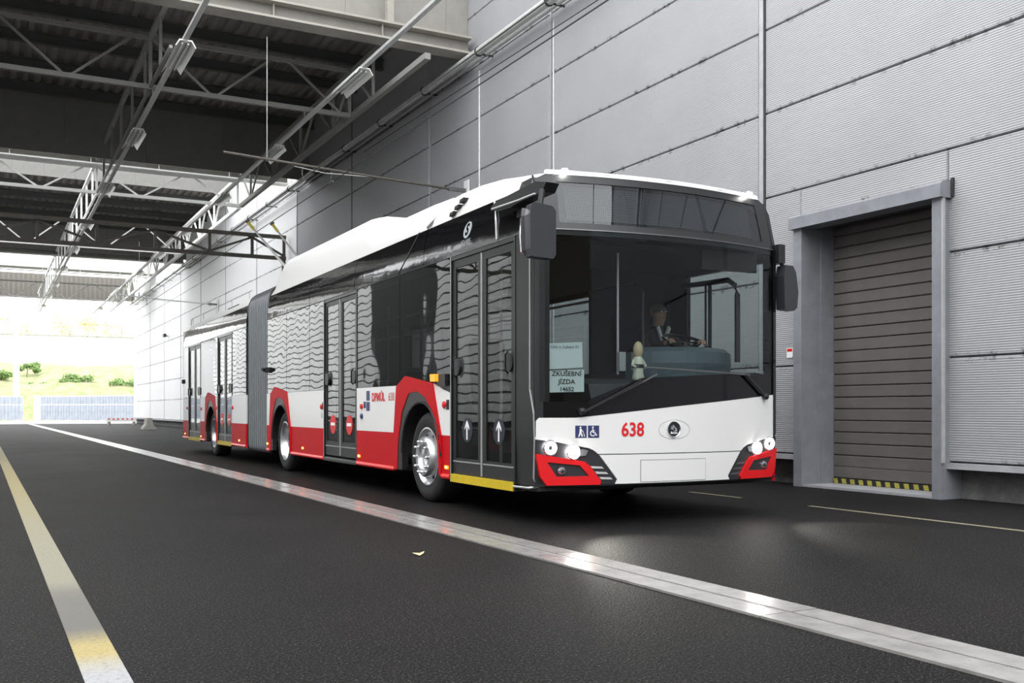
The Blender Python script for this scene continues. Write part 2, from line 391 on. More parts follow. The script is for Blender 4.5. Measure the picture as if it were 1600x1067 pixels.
# roof: covered bays between open bays
def bay(y0, y1, zr=10.25, name='ceiling'):
    xl = -9.3 if y0 < 30 else -6.9
    mb = MB(); pitch = .30; n = int((9.5-xl)/pitch)
    prof = []
    for i in range(n):
        x = xl+i*pitch
        prof += [(x, zr), (x+.11, zr), (x+.15, zr+.07), (x+.26, zr+.07)]
    prof.append((xl+n*pitch, zr))
    for a, b in zip(prof[:-1], prof[1:]):
        mb.add([(a[0], y0, a[1]), (b[0], y0, b[1]), (b[0], y1, b[1]), (a[0], y1, a[1])], [(0,1,2,3)])
    mb.box(xl, 9.5, y0, y1, zr+.12, zr+.3)
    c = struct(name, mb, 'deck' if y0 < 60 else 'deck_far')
    y = y0+1.2; m0 = None
    while y < y1-.3:
        if m0 is None:
            p = MB().box(xl, WX, -.07, .07, zr-.03, zr).box(xl, WX, -.012, .012, zr-.24, zr-.03).box(xl, WX, -.07, .07, zr-.27, zr-.24).build('purlin', 'purlin', c, loc=(0, y, 0)); m0 = p.data
        else:
            p = bpy.data.objects.new('purlin', m0); C.objects.link(p); p.parent = c; p.location = (0, y, 0)
        y += 2.1
    return c
BAYS = [(19.6, 31.95), (43.6, 54.5), (65.5, 71)]
for a, b in BAYS: bay(a, b)
# fascias: upright sheets at the bay ends, each a row of sheets
def fascia(y, z0, z1, nm='trim_4', m='fascia', w=1.13):
    e = empty(nm, (0, y, 0), kind='structure'); x = -9.3; m0 = None
    MB().box(-9.3, WX, .03, .08, z0+.02, z1).build('backing_sheet', 'backing', e)
    while x < WX-.1:
        ww = min(w, WX-x)
        if m0 is None or ww < w:
            o = MB().box(0, ww-.005, -.03, .03, z0, z1).build('panel', m, e, loc=(x, 0, 0)); m0 = m0 or o.data
        else:
            o = bpy.data.objects.new('panel', m0); C.objects.link(o); o.parent = e; o.location = (x, 0, 0)
        x += w
    return e
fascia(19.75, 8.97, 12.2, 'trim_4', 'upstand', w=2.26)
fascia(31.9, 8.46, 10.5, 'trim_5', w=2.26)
fascia(43.5, 10.22, 12.0, 'trim_6'); fascia(54.6, 8.9, 10.5, 'trim_7'); fascia(65.4, 9.45, 10.6, 'trim_8', 'lit_steel')
for x, lb in ((4.95, 'left'), (7.35, 'right')): MB().box(x-.07, x+.07, 19.3, 19.45, 8.97, 12).build('post', 'beam_paint', None, label='%s pale post standing on the nearest roof girder' % lb, category='post')
# far end valance of ribbed sheet
mb = MB(); x = -9.3
while x < WX:
    mb.box(x, x+.16, 75.4, 75.5, 8.68, 10.3).box(x+.16, x+.30, 75.44, 75.5, 8.68, 10.3); x += .30
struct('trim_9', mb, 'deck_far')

# girders across the hall: I-sections
def girder(y, z0, z1, label, m='beam_paint', wm='upstand', fw=.22):
    e = empty('roof_girder', (0, y, z0), label=label, category='girder')
    h = z1-z0
    MB().box(-9.2, WX-.1, -fw, fw, 0, .045).build('bottom_flange', m, e)
    MB().box(-9.2, WX-.1, -fw, fw, h-.045, h).build('top_flange', m, e)
    MB().box(-9.2, WX-.1, -.012, .012, .05, h-.05).build('web', wm, e)
    for x in (-6, -2.7, .6, 2.9, 4.95, 7.2):
        MB().box(x-.01, x+.01, -.14, .14, .05, h-.05).build('stiffener', m, e)
    return e
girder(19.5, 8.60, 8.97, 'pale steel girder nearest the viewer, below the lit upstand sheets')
girder(34.15, 8.74, 9.02, 'brightly lit white girder above the white lattice truss', 'lit_steel')
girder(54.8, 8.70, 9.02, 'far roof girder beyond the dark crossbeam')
girder(65.3, 9.2, 9.45, 'farthest roof girder under the bright white fascia', 'lit_steel')
# transverse lattice trusses
def truss(y, z0, z1, label, m='truss_paint', x0=-9, x1=7.55, nodes=None):
    e = empty('roof_truss', (0, y, z0), label=label, category='truss'); h = z1-z0
    MB().box(x0, x1, -.05, .05, -.05, .05).build('bottom_chord', m, e)
    MB().box(x0, x1, -.045, .045, h-.09, h).build('top_chord', m, e)
    # V diagonals, pitch from the photo
    pit = 2.95; xs = []
    x = 7.35
    while x > x0+1: xs.append(x); x -= pit
    for x in xs:
        MB().bar((x-.08, 0, .03), (x-pit/2+.22, 0, h-.08), .05, .05).build('diagonal', m, e)
        if x-pit > x0: MB().bar((x-pit+.08, 0, .03), (x-pit/2-.22, 0, h-.08), .05, .05).build('diagonal', m, e)
    for x in (7.5, 3.08, -1.3): MB().bar((x, 0, 0), (x, 0, h), .07, .07).build('vertical', m, e)
    return e
truss(22.4, 7.86, 8.95, 'dim lattice truss under the dark near roof bay', 'shaded_steel')
truss(34.15, 7.88, 8.74, 'brightly lit white lattice truss crossing the hall', 'lit_steel')
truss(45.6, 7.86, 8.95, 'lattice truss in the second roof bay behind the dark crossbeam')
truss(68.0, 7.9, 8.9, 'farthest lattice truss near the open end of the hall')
# longitudinal lattice trusses
def ltruss(x, y0, y1, label):
    m = 'shaded_steel' if y0 < 30 else 'lit_steel'  # near lengths take the shaded tone, farther ones the lit tone
    e = empty('roof_truss', (x, y0, 7.86), label=label, category='truss'); L = y1-y0; h = 1.1
    cw = .06 if x > 5 else .03
    MB().box(-cw, cw, -1.8 if y0 < 30 and x > 5 else 0, L, -cw, cw).build('bottom_chord', m, e)
    MB().box(-.05, .05, 0, L, h-.1, h).build('top_chord', m, e)
    y = 1.3; k = 0
    while y < L-.2:
        MB().bar((0, y, 0), (0, y, h), .06, .06).build('vertical', m, e)
        if x > 5:
            MB().bar((0, y+.06, .02), (0, min(y+1.4, L-.1), h-.05), .05, .05).build('diagonal', m, e)
            if y > 1.4: MB().bar((0, y-.06, .02), (0, y-1.4, h-.05), .05, .05).build('diagonal', m, e)
        y += 2.9 if x > 5 else 2.2
    return e
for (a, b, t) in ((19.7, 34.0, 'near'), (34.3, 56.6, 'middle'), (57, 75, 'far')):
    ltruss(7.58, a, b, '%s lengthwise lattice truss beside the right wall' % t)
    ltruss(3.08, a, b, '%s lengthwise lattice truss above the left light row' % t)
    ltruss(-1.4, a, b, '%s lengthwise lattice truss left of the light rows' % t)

# dark portal crossbeam
e = empty('portal_crossbeam', (0, 34.3, 6.22), label='dark brown steel lattice crossbeam spanning the lane behind the bus', category='crossbeam')
MB().box(-9.2, 9.18, -.07, .07, -.05, .07).build('bottom_chord', 'portal_dark', e)
MB().box(-9.2, 9.18, -.07, .07, .68, .80).build('top_chord', 'portal_dark', e)
xs = [9.12, 8.02, 6.6, 4.87, 3.1, 1.38, -.4, -2.2, -4, -5.8, -7.6]
for i, x in enumerate(xs): MB().box(x-.045, x+.045, -.045, .045, .07, .68).build('vertical', 'portal_dark', e)
for i in range(len(xs)-1):
    a, b = xs[i], xs[i+1]
    p, q = ((a, 0, .09), (b, 0, .66)) if i % 2 == (0) else ((a, 0, .66), (b, 0, .09))
    if i == 0: p, q = (a, 0, .09), (b, 0, .66)
    MB().bar(p, q, .06, .07).build('diagonal', 'portal_dark', e)
MB().box(9.06, 9.16, -.06, .06, -.6, -.05).build('bracket', 'portal_dark', e)

# light rows
ROWS = [(6.43, [19.1+6.3*k for k in range(9)], 'right'), (3.13, [19.2+6.3*k for k in range(9)], 'left')]
ordw = ['nearest', 'second', 'third', 'fourth', 'fifth', 'sixth', 'seventh', 'eighth', 'farthest']
for x, ys, side in ROWS:
    e = empty('light_trunking', (x, 0, 7.6), label='long grey %s light rail running the length of the hall' % side, category='light rail')
    MB().box(-.045, .045, 4, 74.5, -.03, .03).build('rail', 'galv', e)
    for y in (22.4, 34.15, 45.6, 68):
        MB().tube([(0, y, .03), (0, y, .3)], .008, 5).build('hanger', 'galv', e)
proto = empty('light_fixture')
prof = [(-.17,-.13),(-.10,-.02),(.10,-.02),(.17,-.13),(.18,-.125),(.11,0),(-.11,0),(-.18,-.125)]
MB().prism(prof, lambda a, b, t: (a, t, b), -.8, .8).build('reflector', 'lamp_reflector', proto)
for s in (-1, 1): MB().tube([(s*.05, -.76, -.06), (s*.05, .76, -.06)], .014, 8).build('lamp_tube', 'lamp_tube', proto)
MB().box(-.04, .04, -.76, .76, -.035, -.02).build('gear_box', 'galv', proto)
for x, ys, side in ROWS:
    for k, y in enumerate(ys):
        o = proto if (side == 'right' and k == 0) else dup(proto)
        o.location = (x, y, 7.57)
        tag(o, '%s open-trough fluorescent light under the %s light rail' % (ordw[k], side), 'light', 'trough lights on the two rails')

# gutter pipe, conduits and brackets on the right wall
e = empty('gutter_pipe', (8.98, 0, 8.33), label='long grey rainwater pipe along the top of the right wall', category='pipe')
MB().tube([(0, -10, 0), (0, 75.3, .12)], .085, 12).build('pipe', 'galv', e, smooth=True)
MB().box(.14, .20, -10, 75.3, -.02, .05).build('rail', 'galv', e)
y = 4.0
while y < 75:
    MB().lathe([(.088, -.02), (.105, -.02), (.105, .02), (.088, .02)], lambda a, b, t: (a, y+t, b+.0014*(y+10)), 12, True).box(.08, .32, y-.02, y+.02, -.02, .01).build('pipe_clip', 'joint_dark', e); y += 2.9
MB().tube([(WX-.02, 19.1, .5), (WX-.02, 19.1, 8.2)], .022, 8).build('conduit', 'galv', None, label='thin bright vertical conduit on the right wall above the bus roof', category='conduit')
MB().tube([(WX-.012, 15.97, .5), (WX-.012, 15.97, 8.2)], .014, 8).build('conduit', 'galv', None, label='very thin vertical conduit on the wall behind the bus front corner', category='conduit')

# overhead wires, hangers and arms
for x, lb in ((6.22, 'right'), (5.62, 'left')):
    MB().tube([(x, -15, 5.62), (x, 90, 5.62)], .010, 5).build('overhead_wire', 'cable', None, label='%s one of the two overhead trolley wires' % lb, category='wire')
MB().tube([(8.75, 4, 7.5), (8.75, 25, 7.75)], .009, 5).build('stay_cable', 'cable', None, label='dark stay cable crossing the upper right wall', category='cable')
def arm(y, z, x0, label, x1=8.95):
    e = empty('wire_support_arm', (0, y, z), label=label, category='support arm')
    MB().tube([(x0, 0, .22), ((x0+x1)/2, 0, .1), (x1-.1, 0, 0)], .026, 10).build('pipe', 'galv' if y > 40 else 'portal_dark', e, smooth=True)
    MB().box(WX-.06, WX-.02, -.12, .10, -.3, .22).build('wall_plate', 'white_paint', e)
    MB().box(x1-.12, WX-.06, -.03, .03, -.04, .04).tube([(x1, 0, -.09), (x1, 0, .09)], .02, 8).build('hinge', 'rim_dark', e)
    MB().tube([(x0+.85, 0, .2), (x0+.85, 0, 2.6)], .008, 6).build('hanger_rod', 'galv', e)
    MB().tube([(x0+.85, 0, .2), (x0+.85, 0, .36)], .022, 8).build('turnbuckle', 'rim_dark', e)
    for x in (5.62, 6.22):
        MB().tube([(x, 0, .13), (x, .05, -.02), (x, .0, -.12)], .016, 6).box(x-.02, x+.02, -.12, .12, -.16, -.12).build('wire_clamp', 'rim_dark', e)
    MB().tube([(x0+1.4, 0, .1), (x0+2.0, -.05, .02), (x0+3.0, 0, .06)], .008, 5).build('stay', 'galv', e)
    return e
arm(19.7, 5.76, 4.05, 'dark support arm on the wall above the bus roof')
arm(46.3, 5.76, 5.05, 'far thin support arm on the wall near the open hall end')

# ------------------------------------------------------------ road: concrete slot drain, markings
a = math.atan(.0115)
dr = empty('floor_drain', (3.44, 0, 0), a, label='long pale concrete slot drain strip running past the bus', category='drain')
m1 = m2 = None
y = -3.0; k = 0
while y < 73:
    for s in (0, 1):
        if s == 0 and m1 is None:
            m1 = MB().box(-.185, -.012, .005, 2.195, -.05, .012).build('slab', 'concrete_slab', dr, loc=(0, y, 0)).data
        elif s == 1 and m2 is None:
            m2 = MB().box(.012, .185, .005, 2.195, -.05, .012).build('slab', 'concrete_slab', dr, loc=(0, y, 0)).data
        else:
            o = bpy.data.objects.new('slab', (m1, m2)[s]); C.objects.link(o); o.parent = dr; o.location = (0, y, random.uniform(-.0015, .0015))
    y += 2.2; k += 1
MB().box(-.012, .012, -3, 73, -.04, .004).build('slot', 'slot_dark', dr)
MB().box(-.018, -.011, -3, 73, -.02, .0135).build('steel_edge', 'steel_edge', dr)
worn_paint_mat('yellow_worn', [(-4, (.26, .26, .27)), (4.22, (.28, .28, .29)), (4.30, (.30, .24, .085)), (4.72, (.30, .24, .085)), (4.80, (.085, .08, .07)), (5.9, (.10, .095, .08)), (6.3, (.19, .178, .13)), (9, (.21, .195, .13)), (14, (.24, .20, .09)), (40, (.3, .25, .12))])
worn_paint_mat('yellow_faint', [(-8, (.20, .18, .10)), (6, (.20, .18, .12)), (60, (.22, .20, .12))])
MB().box(-.077, .077, -4, 30, 0, .003).build('floor_line', 'yellow_worn', None, loc=(.41, 0, 0), rot=(0,0,.006), label='worn yellow line with a bright repainted patch, nearest the viewer', category='line')
mb = MB().box(-.03, .03, -6, 7.55, 0, .003)
for y in (8.6, 10.3, 12.0): mb.box(-.03, .03, y, y+.9, 0, .003)
mb.build('floor_line', 'yellow_faint', None, loc=(7.40, 0, 0), label='thin faded yellow line on the floor before the loading door', category='line')
# dry leaf
mb = MB(); pts = [(0,0),(.03,.012),(.05,.04),(.03,.05),(.0,.035),(-.03,.05),(-.045,.02)]
mb.prism(pts, lambda a, b, t: (a, b, t+.4*abs(a)), .004, .006); mb.build('dry_leaf', 'leaf_dry', None, loc=(2.56, 6.18, 0), label='small curled dry leaf lying on the asphalt', category='leaf')

# ------------------------------------------------------------ the articulated bus
DEL = math.atan(820/1556)-math.atan(797/1556)
def bw(x, y): return (x*math.cos(DEL)+y*math.sin(DEL), -x*math.sin(DEL)+y*math.cos(DEL))
BL = (*bw(3.99, 7.25), 0)
WID = 2.62
bus = empty('articulated_bus', BL, -DEL, label='long white, red and black articulated trolleybus with lit headlights, fleet number 638', category='bus')
def sf(x, z=1.0):
    t = (x-WID/2)/(WID/2); s = -.10+.2*t*t
    if z > 2.5: s += .27*(z-2.5)
    return s
D = lambda a, b, t: (t, a, b)                 # door side: a along the bus, b up, t across
def fpatch(poly, m, off, thick=.02, holes=(), name='front_panel', parent=None, smooth=True, sfn=None, step=.12):
    sfn = sfn or sf
    loops = [[Vector((a, b, 0)) for a, b in L] for L in (poly, *holes)]
    flat = [v for L in loops for v in L]; tris = tessellate_polygon(loops)
    bm = bmesh.new(); vs = [bm.verts.new((v.x, 0, v.y)) for v in flat]
    for t in tris:
        try: bm.faces.new([vs[i] for i in t])
        except ValueError: pass
    xs = [v.x for v in flat]; x = math.ceil(min(xs)/step)*step
    while x < max(xs):
        bmesh.ops.bisect_plane(bm, geom=bm.verts[:]+bm.edges[:]+bm.faces[:], plane_co=(x, 0, 0), plane_no=(1, 0, 0)); x += step
    if min(v.y for v in flat) < 2.5 < max(v.y for v in flat):
        bmesh.ops.bisect_plane(bm, geom=bm.verts[:]+bm.edges[:]+bm.faces[:], plane_co=(0, 0, 2.5), plane_no=(0, 0, 1))
    bmesh.ops.recalc_face_normals(bm, faces=bm.faces)
    F0 = bm.faces[:]
    vm = {}
    for v in bm.verts[:]: v.co.y = sfn(v.co.x, v.co.z)-off
    V0 = bm.verts[:]; bedges = [e for e in bm.edges if len(e.link_faces) == 1]
    for v in V0: vm[v] = bm.verts.new((v.co.x, v.co.y+thick, v.co.z))
    for f in F0: bm.faces.new([vm[v] for v in reversed(f.verts)])
    for e in bedges: bm.faces.new([e.verts[0], e.verts[1], vm[e.verts[1]], vm[e.verts[0]]])
    bmesh.ops.recalc_face_normals(bm, faces=bm.faces)
    me = bpy.data.meshes.new(name); bm.to_mesh(me); bm.free()
    if smooth:
        for p in me.polygons: p.use_smooth = True
        me.set_sharp_from_angle(angle=math.radians(35))
    me.materials.append(MAT[m]); o = bpy.data.objects.new(name, me); C.objects.link(o); o.parent = parent or bus
    return o
mx = lambda L: [(WID-a, b) for a, b in L]

# --- wheels
TPROF = [(.30,-.0),(.36,-.022),(.42,-.02),(.458,.0),(.478,.03),(.478,.25),(.458,.28),(.40,.29),(.30,.27)]
def wheel(s, x, side, front):
    sg = 1 if side == 0 else -1
    f = lambda a, b, t: (x+sg*t, s+a, .478+b)
    w = MB().lathe(TPROF, f, 48).build('wheel', 'tyre', bus, smooth=True)
    g = MB()
    for k in range(3): g.lathe([(.4785, .06+k*.065), (.472, .065+k*.065), (.472, .075+k*.065), (.4785, .08+k*.065)], f, 40)
    g.build('tread_groove', 'black_rubber', w)
    if front:
        MB().lathe([(.30,.0),(.315,-.012),(.30,-.016),(.285,.0),(.27,.03),(.225,.03),(.215,-.045),(.195,-.065),(.14,-.065),(.12,-.045),(.115,.0),(.0,.0)], f, 40).build('rim', 'rim', w, smooth=True)
        for k in range(8):
            a = 2*PI*(k+.5)/8
            MB().prism([(.24*math.cos(a)+.024*math.cos(q), .24*math.sin(a)+.017*math.sin(q)) for q in [2*PI*i/10 for i in range(10)]], f, .022, .0292).build('rim_hole', 'black_rubber', w)
        nr, nt = .168, -.062
    else:
        MB().lathe([(.30,.0),(.315,-.012),(.30,-.016),(.285,.0),(.27,.04),(.25,.11),(.20,.14),(.13,.14),(.12,.08),(.10,.05),(.0,.05)], f, 40).build('rim', 'rim', w, smooth=True)
        nr, nt = .165, .135
    for k in range(10):
        a = 2*PI*k/10; cx, cz = nr*math.cos(a), nr*math.sin(a)
        MB().lathe([(.016, nt), (.016, nt-.03), (.011, nt-.045), (.0, nt-.047)], lambda p, q, t: f(cx+p, cz+q, t), 8).build('wheel_nut', 'rim' if front else 'rim_dark', w)
AX = (2.62, 8.60, 14.56)
for i, s in enumerate(AX):
    wheel(s, .06, 0, i == 0); wheel(s, WID-.06, 1, i == 0)

# --- skirts, door side
ARC = [(.77,.30),(.77,.72),(.69,1.24),(.42,1.35),(-.38,1.25),(-.60,.72),(-.60,.30)]
TRI = [(-.55,.32),(-.50,.72),(-.37,.97),(-.16,1.12),(.05,1.18),(.30,1.16),(.51,.95),(.63,.62),(.65,.31)]
ACX = (2.70, 8.64, 14.60)
for c, s in zip(ACX, AX):
    out = [(c+a, b) for a, b in ARC]; tri = [(c+a, b) for a, b in TRI]
    MB().prism(out+tri, D, -.018, .05).build('arch_surround', 'red_paint', bus)
    r = [(s+.04+.55*math.cos(q), .50+.56*math.sin(q)) for q in [PI*i/16-.3*(1-i/8 if i < 8 else 0)*0 for i in range(17)]]
    r = [(r[0][0], .31)]+r+[(r[-1][0], .31)]
    MB().prism([(c+a, b) for a, b in reversed(TRI)]+list(reversed(r)), D, -.012, .06).build('arch_trim', 'satin_black', bus)
    MB().prism(r, D, .45, .50).build('wheel_housing', 'black_rubber', bus)
    arcs = [(s+.04+.56*math.cos(PI*i/16), .5+.57*math.sin(PI*i/16)) for i in range(17)]; sh = MB()
    for a, b in zip(arcs[:-1], arcs[1:]): sh.add([(.0, a[0], a[1]), (.48, a[0], a[1]), (.48, b[0], b[1]), (.0, b[0], b[1])], [(0,1,2,3)])
    sh.build('wheel_housing', 'black_rubber', bus)
    tb = MB().tube([(-.012, s+.04+.55*math.cos(PI*i/16), .5+.56*math.sin(PI*i/16)) for i in range(17)], .016, 6); tb.build('arch_lip', 'satin_black', bus, smooth=True)
def skirt(s0, s1, c=None):
    if c is None:
        MB().prism([(s0,.72),(s1,.72),(s1,1.25),(s0,1.25)], D, -.004, .04).build('side_panel', 'white_paint', bus)
        MB().prism([(s0,.33),(s1,.33),(s1,.718),(s0,.718)], D, -.004, .04).build('lower_side_panel', 'red_paint', bus)
        edges = [(s0, s1)]
    else:
        zf = 1.14 if c < 4 else 1.25
        MB().prism([(s0,.72),(c-.60,.72),(c-.38,1.25),(s0,zf)], D, -.004, .04).build('side_panel', 'white_paint', bus)
        MB().prism([(s0,.33),(c-.60,.33),(c-.60,.718),(s0,.718)], D, -.004, .04).build('lower_side_panel', 'red_paint', bus)
        if s1-c > .8:
            MB().prism([(c+.77,.72),(s1,.72),(s1,1.25),(c+.69,1.25)], D, -.004, .04).build('side_panel', 'white_paint', bus)
            MB().prism([(c+.77,.33),(s1,.33),(s1,.718),(c+.77,.718)], D, -.004, .04).build('lower_side_panel', 'red_paint', bus)
        edges = [(s0, c-.6), (c+.77, s1)]
    for a, b in edges:
        if b-a > .05: MB().prism([(-.012,.285),(-.02,.305),(-.012,.332),(.03,.332),(.03,.285)], lambda x, z, t: (x, t, z), a, b).build('sill_trim', 'bumper_red', bus)
SEG = [(1.89, 4.83, ACX[0]), (6.29, 9.62, ACX[1]), (11.24, 12.50, None), (13.96, 15.95, ACX[2]), (17.58, 18.35, None)]
for a, b, c in SEG: skirt(a, b, c)
# windows, door side
for a, b, cuts in ((1.89, 4.83, [3.32]), (6.29, 9.60, [7.03, 8.35]), (11.26, 12.50, []), (13.96, 15.95, []), (17.58, 18.33, [])):
    e = [a]+cuts+[b]
    for p, q in zip(e[:-1], e[1:]):
        fr_ = MB().box(.02, .05, p, q, 2.43, 2.5).box(.02, .05, p, p+.05, 1.24, 2.43).box(.02, .05, q-.05, q, 1.24, 2.43).box(.014, .05, p, q, 1.08, 1.27).build('window_frame', 'frame_black', bus)
        MB().box(.002, .012, p+.006, q-.006, 1.255, 2.495).build('window_pane', 'side_glass', fr_)
# cove panels above the windows
for a, b in ((.30, 2.60), (2.61, 4.95), (4.96, 7.02), (7.03, 9.60), (11.24, 13.5), (13.51, 15.9), (15.91, 18.33)):
    MB().prism([(.0,2.505),(.004,2.62),(.02,2.76),(.055,2.90),(.10,2.90),(.08,2.505)], lambda x, z, t: (x, t, z), a, b-.004).build('cove_panel', 'gloss_black', bus, smooth=True)
MB().tube([(-.002, .30, 2.50), (-.002, 9.6, 2.50)], .005, 4).build('rain_rail', 'rim_dark', bus)
MB().bar((.012, 2.75, 2.89), (-.004, 3.36, 2.51), .006, .006).build('panel_seam', 'rim_dark', bus)
MB().tube([(.02, .93, 2.88), (.0, .86, 2.7), (-.006, .83, 2.52)], .011, 6).build('grey_trim_strip', 'galv', bus)
# far side
fs = lambda a, b, t: (WID-t, a, b)
for s0, s1 in ((.12, 9.6), (11.24, 18.35)):
    MB().prism([(s0,.72),(s1,.72),(s1,1.36),(s0,1.36)], fs, -.004, .04).build('side_panel', 'white_paint', bus)
lo = [(.12, 2.02), (3.22, 8.0), (9.22, 9.6), (11.24, 13.95), (15.2, 18.35)]
for a, b in lo: MB().prism([(a,.30),(b,.30),(b,.718),(a,.718)], fs, -.004, .04).build('lower_side_panel', 'red_paint', bus)
MB().prism([(.12,2.40),(9.6,2.40),(9.6,2.5),(.12,2.5)], fs, 0, .04).build('window_header', 'frame_black', bus)
MB().prism([(11.24,2.40),(18.35,2.40),(18.35,2.5),(11.24,2.5)], fs, 0, .04).build('window_header', 'frame_black', bus)
for a, b in ((.30, 9.60), (11.24, 18.33)):
    MB().prism([(.0,2.505),(.004,2.62),(.02,2.76),(.055,2.90),(.10,2.90),(.08,2.505)], lambda x, z, t: (WID-x, t, z), a, b).build('cove_panel', 'gloss_black', bus)
FW = [(.24, 1.42), (3.0, 4.62), (4.70, 6.4), (6.48, 8.1), (8.18, 9.58), (11.3, 13.0), (13.1, 15.0), (15.1, 18.3)]
for a, b in FW:
    f_ = MB().box(WID-.04, WID-.01, a-.03, a, 1.36, 2.42).box(WID-.04, WID-.01, b, b+.03, 1.36, 2.42).build('window_frame', 'frame_black', bus)
    MB().box(WID-.022, WID-.014, a, b, 1.36, 2.41).build('window_pane', 'far_glass', f_)
MB().box(WID-.06, WID-.01, 1.42, 3.0, 1.36, 2.42).build('blind_side_panel', 'gloss_black', bus)

# --- doors
def circle(cs, cz, r, n=28): return [(cs+r*math.cos(2*PI*i/n), cz+r*math.sin(2*PI*i/n)) for i in range(n)]
def bus_door(s0, s1, zb, sign, step, glass_z=(.50, 2.38)):
    m = (s0+s1)/2
    fr0 = MB().box(-.005, .07, s0-.03, s0, zb, 2.50).box(-.005, .07, s1, s1+.03, zb, 2.50).box(-.002, .07, s0, s1, 2.46, 2.50).build('door_frame', 'frame_black', bus)
    for a, b, k in ((s0, m-.012, 0), (m+.012, s1, 1)):
        st = .075; z0, z1 = glass_z
        leaf = MB().box(.012, .05, a+.004, a+st, zb+.08, 2.455).box(.012, .05, b-st, b-.004, zb+.08, 2.455).box(.012, .05, a+st, b-st, zb+.08, z0).box(.012, .05, a+st, b-st, z1, 2.455).build('door_leaf', 'satin_black', bus)
        MB().box(.022, .03, a+st, b-st, z0, z1).build('door_pane', 'door_glass', leaf)
        MB().box(.006, .013, a+.02, b-.02, zb+.20, zb+.212).build('kick_strip', 'grey_gasket', leaf)
        hs_ = (b-.11) if k == 1 else (a+.11)
        MB().prism(circle(hs_, 1.40, .085), D, -.004, .03).build('handle_boss', 'satin_black', leaf)
        MB().tube([(-.004, hs_, 1.30), (-.03, hs_, 1.33), (-.03, hs_, 1.47), (-.004, hs_, 1.50)], .009, 6).build('handle', 'gloss_black', leaf)
        c = (a+b)/2
        if sign == 'arrow':
            MB().prism(circle(c, .78, .118), D, .017, .0215).build('arrow_sign', 'decal_dark', leaf, label='dark round sign with a white arrow')
            MB().prism([(c-.011,.69),(c+.011,.69),(c+.011,.83),(c+.05,.785),(c+.05,.81),(c,.875),(c-.05,.81),(c-.05,.785),(c-.011,.83)], D, .013, .017).build('white_arrow', 'decal_white', leaf)
        elif sign == 'stop':
            MB().prism(circle(c, .78, .128), D, .017, .0215).build('no_entry_sign', 'decal_red', leaf, label='red round no entry sign')
            MB().prism([(c-.085,.765),(c+.085,.765),(c+.085,.805),(c-.085,.805)], D, .013, .017).build('white_bar', 'decal_white', leaf)
        MB().tube([(.09, a+.1, .80), (.09, b-.05, .80)], .012, 6).build('inner_rail', 'galv', leaf)
    MB().box(.003, .02, m-.012, m+.012, zb+.09, 2.45).build('centre_gasket', 'grey_gasket', bus)
    MB().box(-.008, .0, s1+.002, s1+.016, zb, 2.5).build('edge_gasket', 'grey_gasket', bus)
    if step == 'yellow': MB().box(-.012, .10, s0, s1, zb, zb+.078).build('door_sill', 'step_yellow', bus, label='yellow step edge')
    else: MB().prism([(-.012,zb),(-.012,zb+.03),(.0,zb+.05),(.1,zb+.08),(.1,zb)], lambda x, z, t: (x, t, z), s0, s1).build('door_sill', 'satin_black', bus)
    MB().box(.1, 2.5, s0, s1, .30, .34).build('door_floor', 'interior_mid', bus)
bus_door(.50, 1.86, .265, 'arrow', 'yellow')
bus_door(4.86, 6.26, .28, 'stop', 'dark', (.55, 2.40))
bus_door(12.53, 13.93, .265, 'stop', 'yellow')
bus_door(15.98, 17.55, .265, '', 'yellow')

# --- front corner pillars
def pillar(side):
    g = (lambda x: x) if side == 0 else (lambda x: WID-x)
    s1 = .47 if side == 0 else .22
    L = []
    for z, i, ds in ((.33, .02, .02), (.75, 0, 0), (2.5, 0, 0), (2.86, .03, .10), (2.97, .10, .14)):
        L.append([(g(i), .10+ds, z), (g(i*.5), .12+ds, z), (g(i*.6), s1, z), (g(.12 if side == 0 else .05), s1, z), (g(.12 if side == 0 else .05), .08+ds, z)])
    mb = MB()
    for l in L: mb.v += l
    for k in range(4):
        for j in range(5): mb.f.append((k*5+j, k*5+(j+1) % 5, (k+1)*5+(j+1) % 5, (k+1)*5+j))
    mb.f += [(0,1,2,3,4), (20,21,22,23,24)]
    mb.build('corner_pillar', 'gloss_black' if side else 'satin_black', bus)
pillar(0); pillar(1)
MB().tube([(-.004,.20,2.5),(-.004,.20,1.15),(-.004,.13,.95),(-.002,.12,.72),(.0,.14,.40),(.03,.13,.33)], .008, 6).build('corner_trim', 'grey_gasket', bus)
MB().tube([(-.006,.50,.31),(-.006,.22,.315),(.04,.12,.33)], .010, 6).build('lower_trim', 'galv', bus)
MB().box(.03, WID-.03, .12, .5, .29, .34).build('front_underside', 'black_rubber', bus)

# --- front panels
UP = [(0,.73),(0,.885),(.025,.911),(.345,.911),(1.32,1.01),(WID,1.125),(WID,.725),(2.454,.708),(2.172,.655),(2.12,.632),(2.084,.602),(.536,.602),(.50,.632),(.448,.655),(.166,.708)]
fpatch(UP, 'white_paint', 0, .03)
LOW = [(.548,.594),(.712,.379),(.694,.344),(WID-.694,.344),(WID-.712,.379),(WID-.548,.594)]
fpatch(LOW, 'white_paint', .0, .03, name='bumper_panel')
fpatch([(.54,.603),(.54,.592),(WID-.54,.592),(WID-.54,.603)], 'joint_dark', -.012, .015, name='panel_gap')
fpatch([(.93,.545),(.93,.352),(1.63,.352),(1.63,.545)], 'joint_dark', .0015, .004, name='plate_surround')
fpatch([(.934,.541),(.934,.356),(1.626,.356),(1.626,.541)], 'white_paint', .004, .006, name='number_plate_panel')
LB = [(0,.722),(.166,.708),(.448,.655),(.50,.632),(.54,.598),(.708,.379),(.69,.344),(.07,.344),(0,.60)]
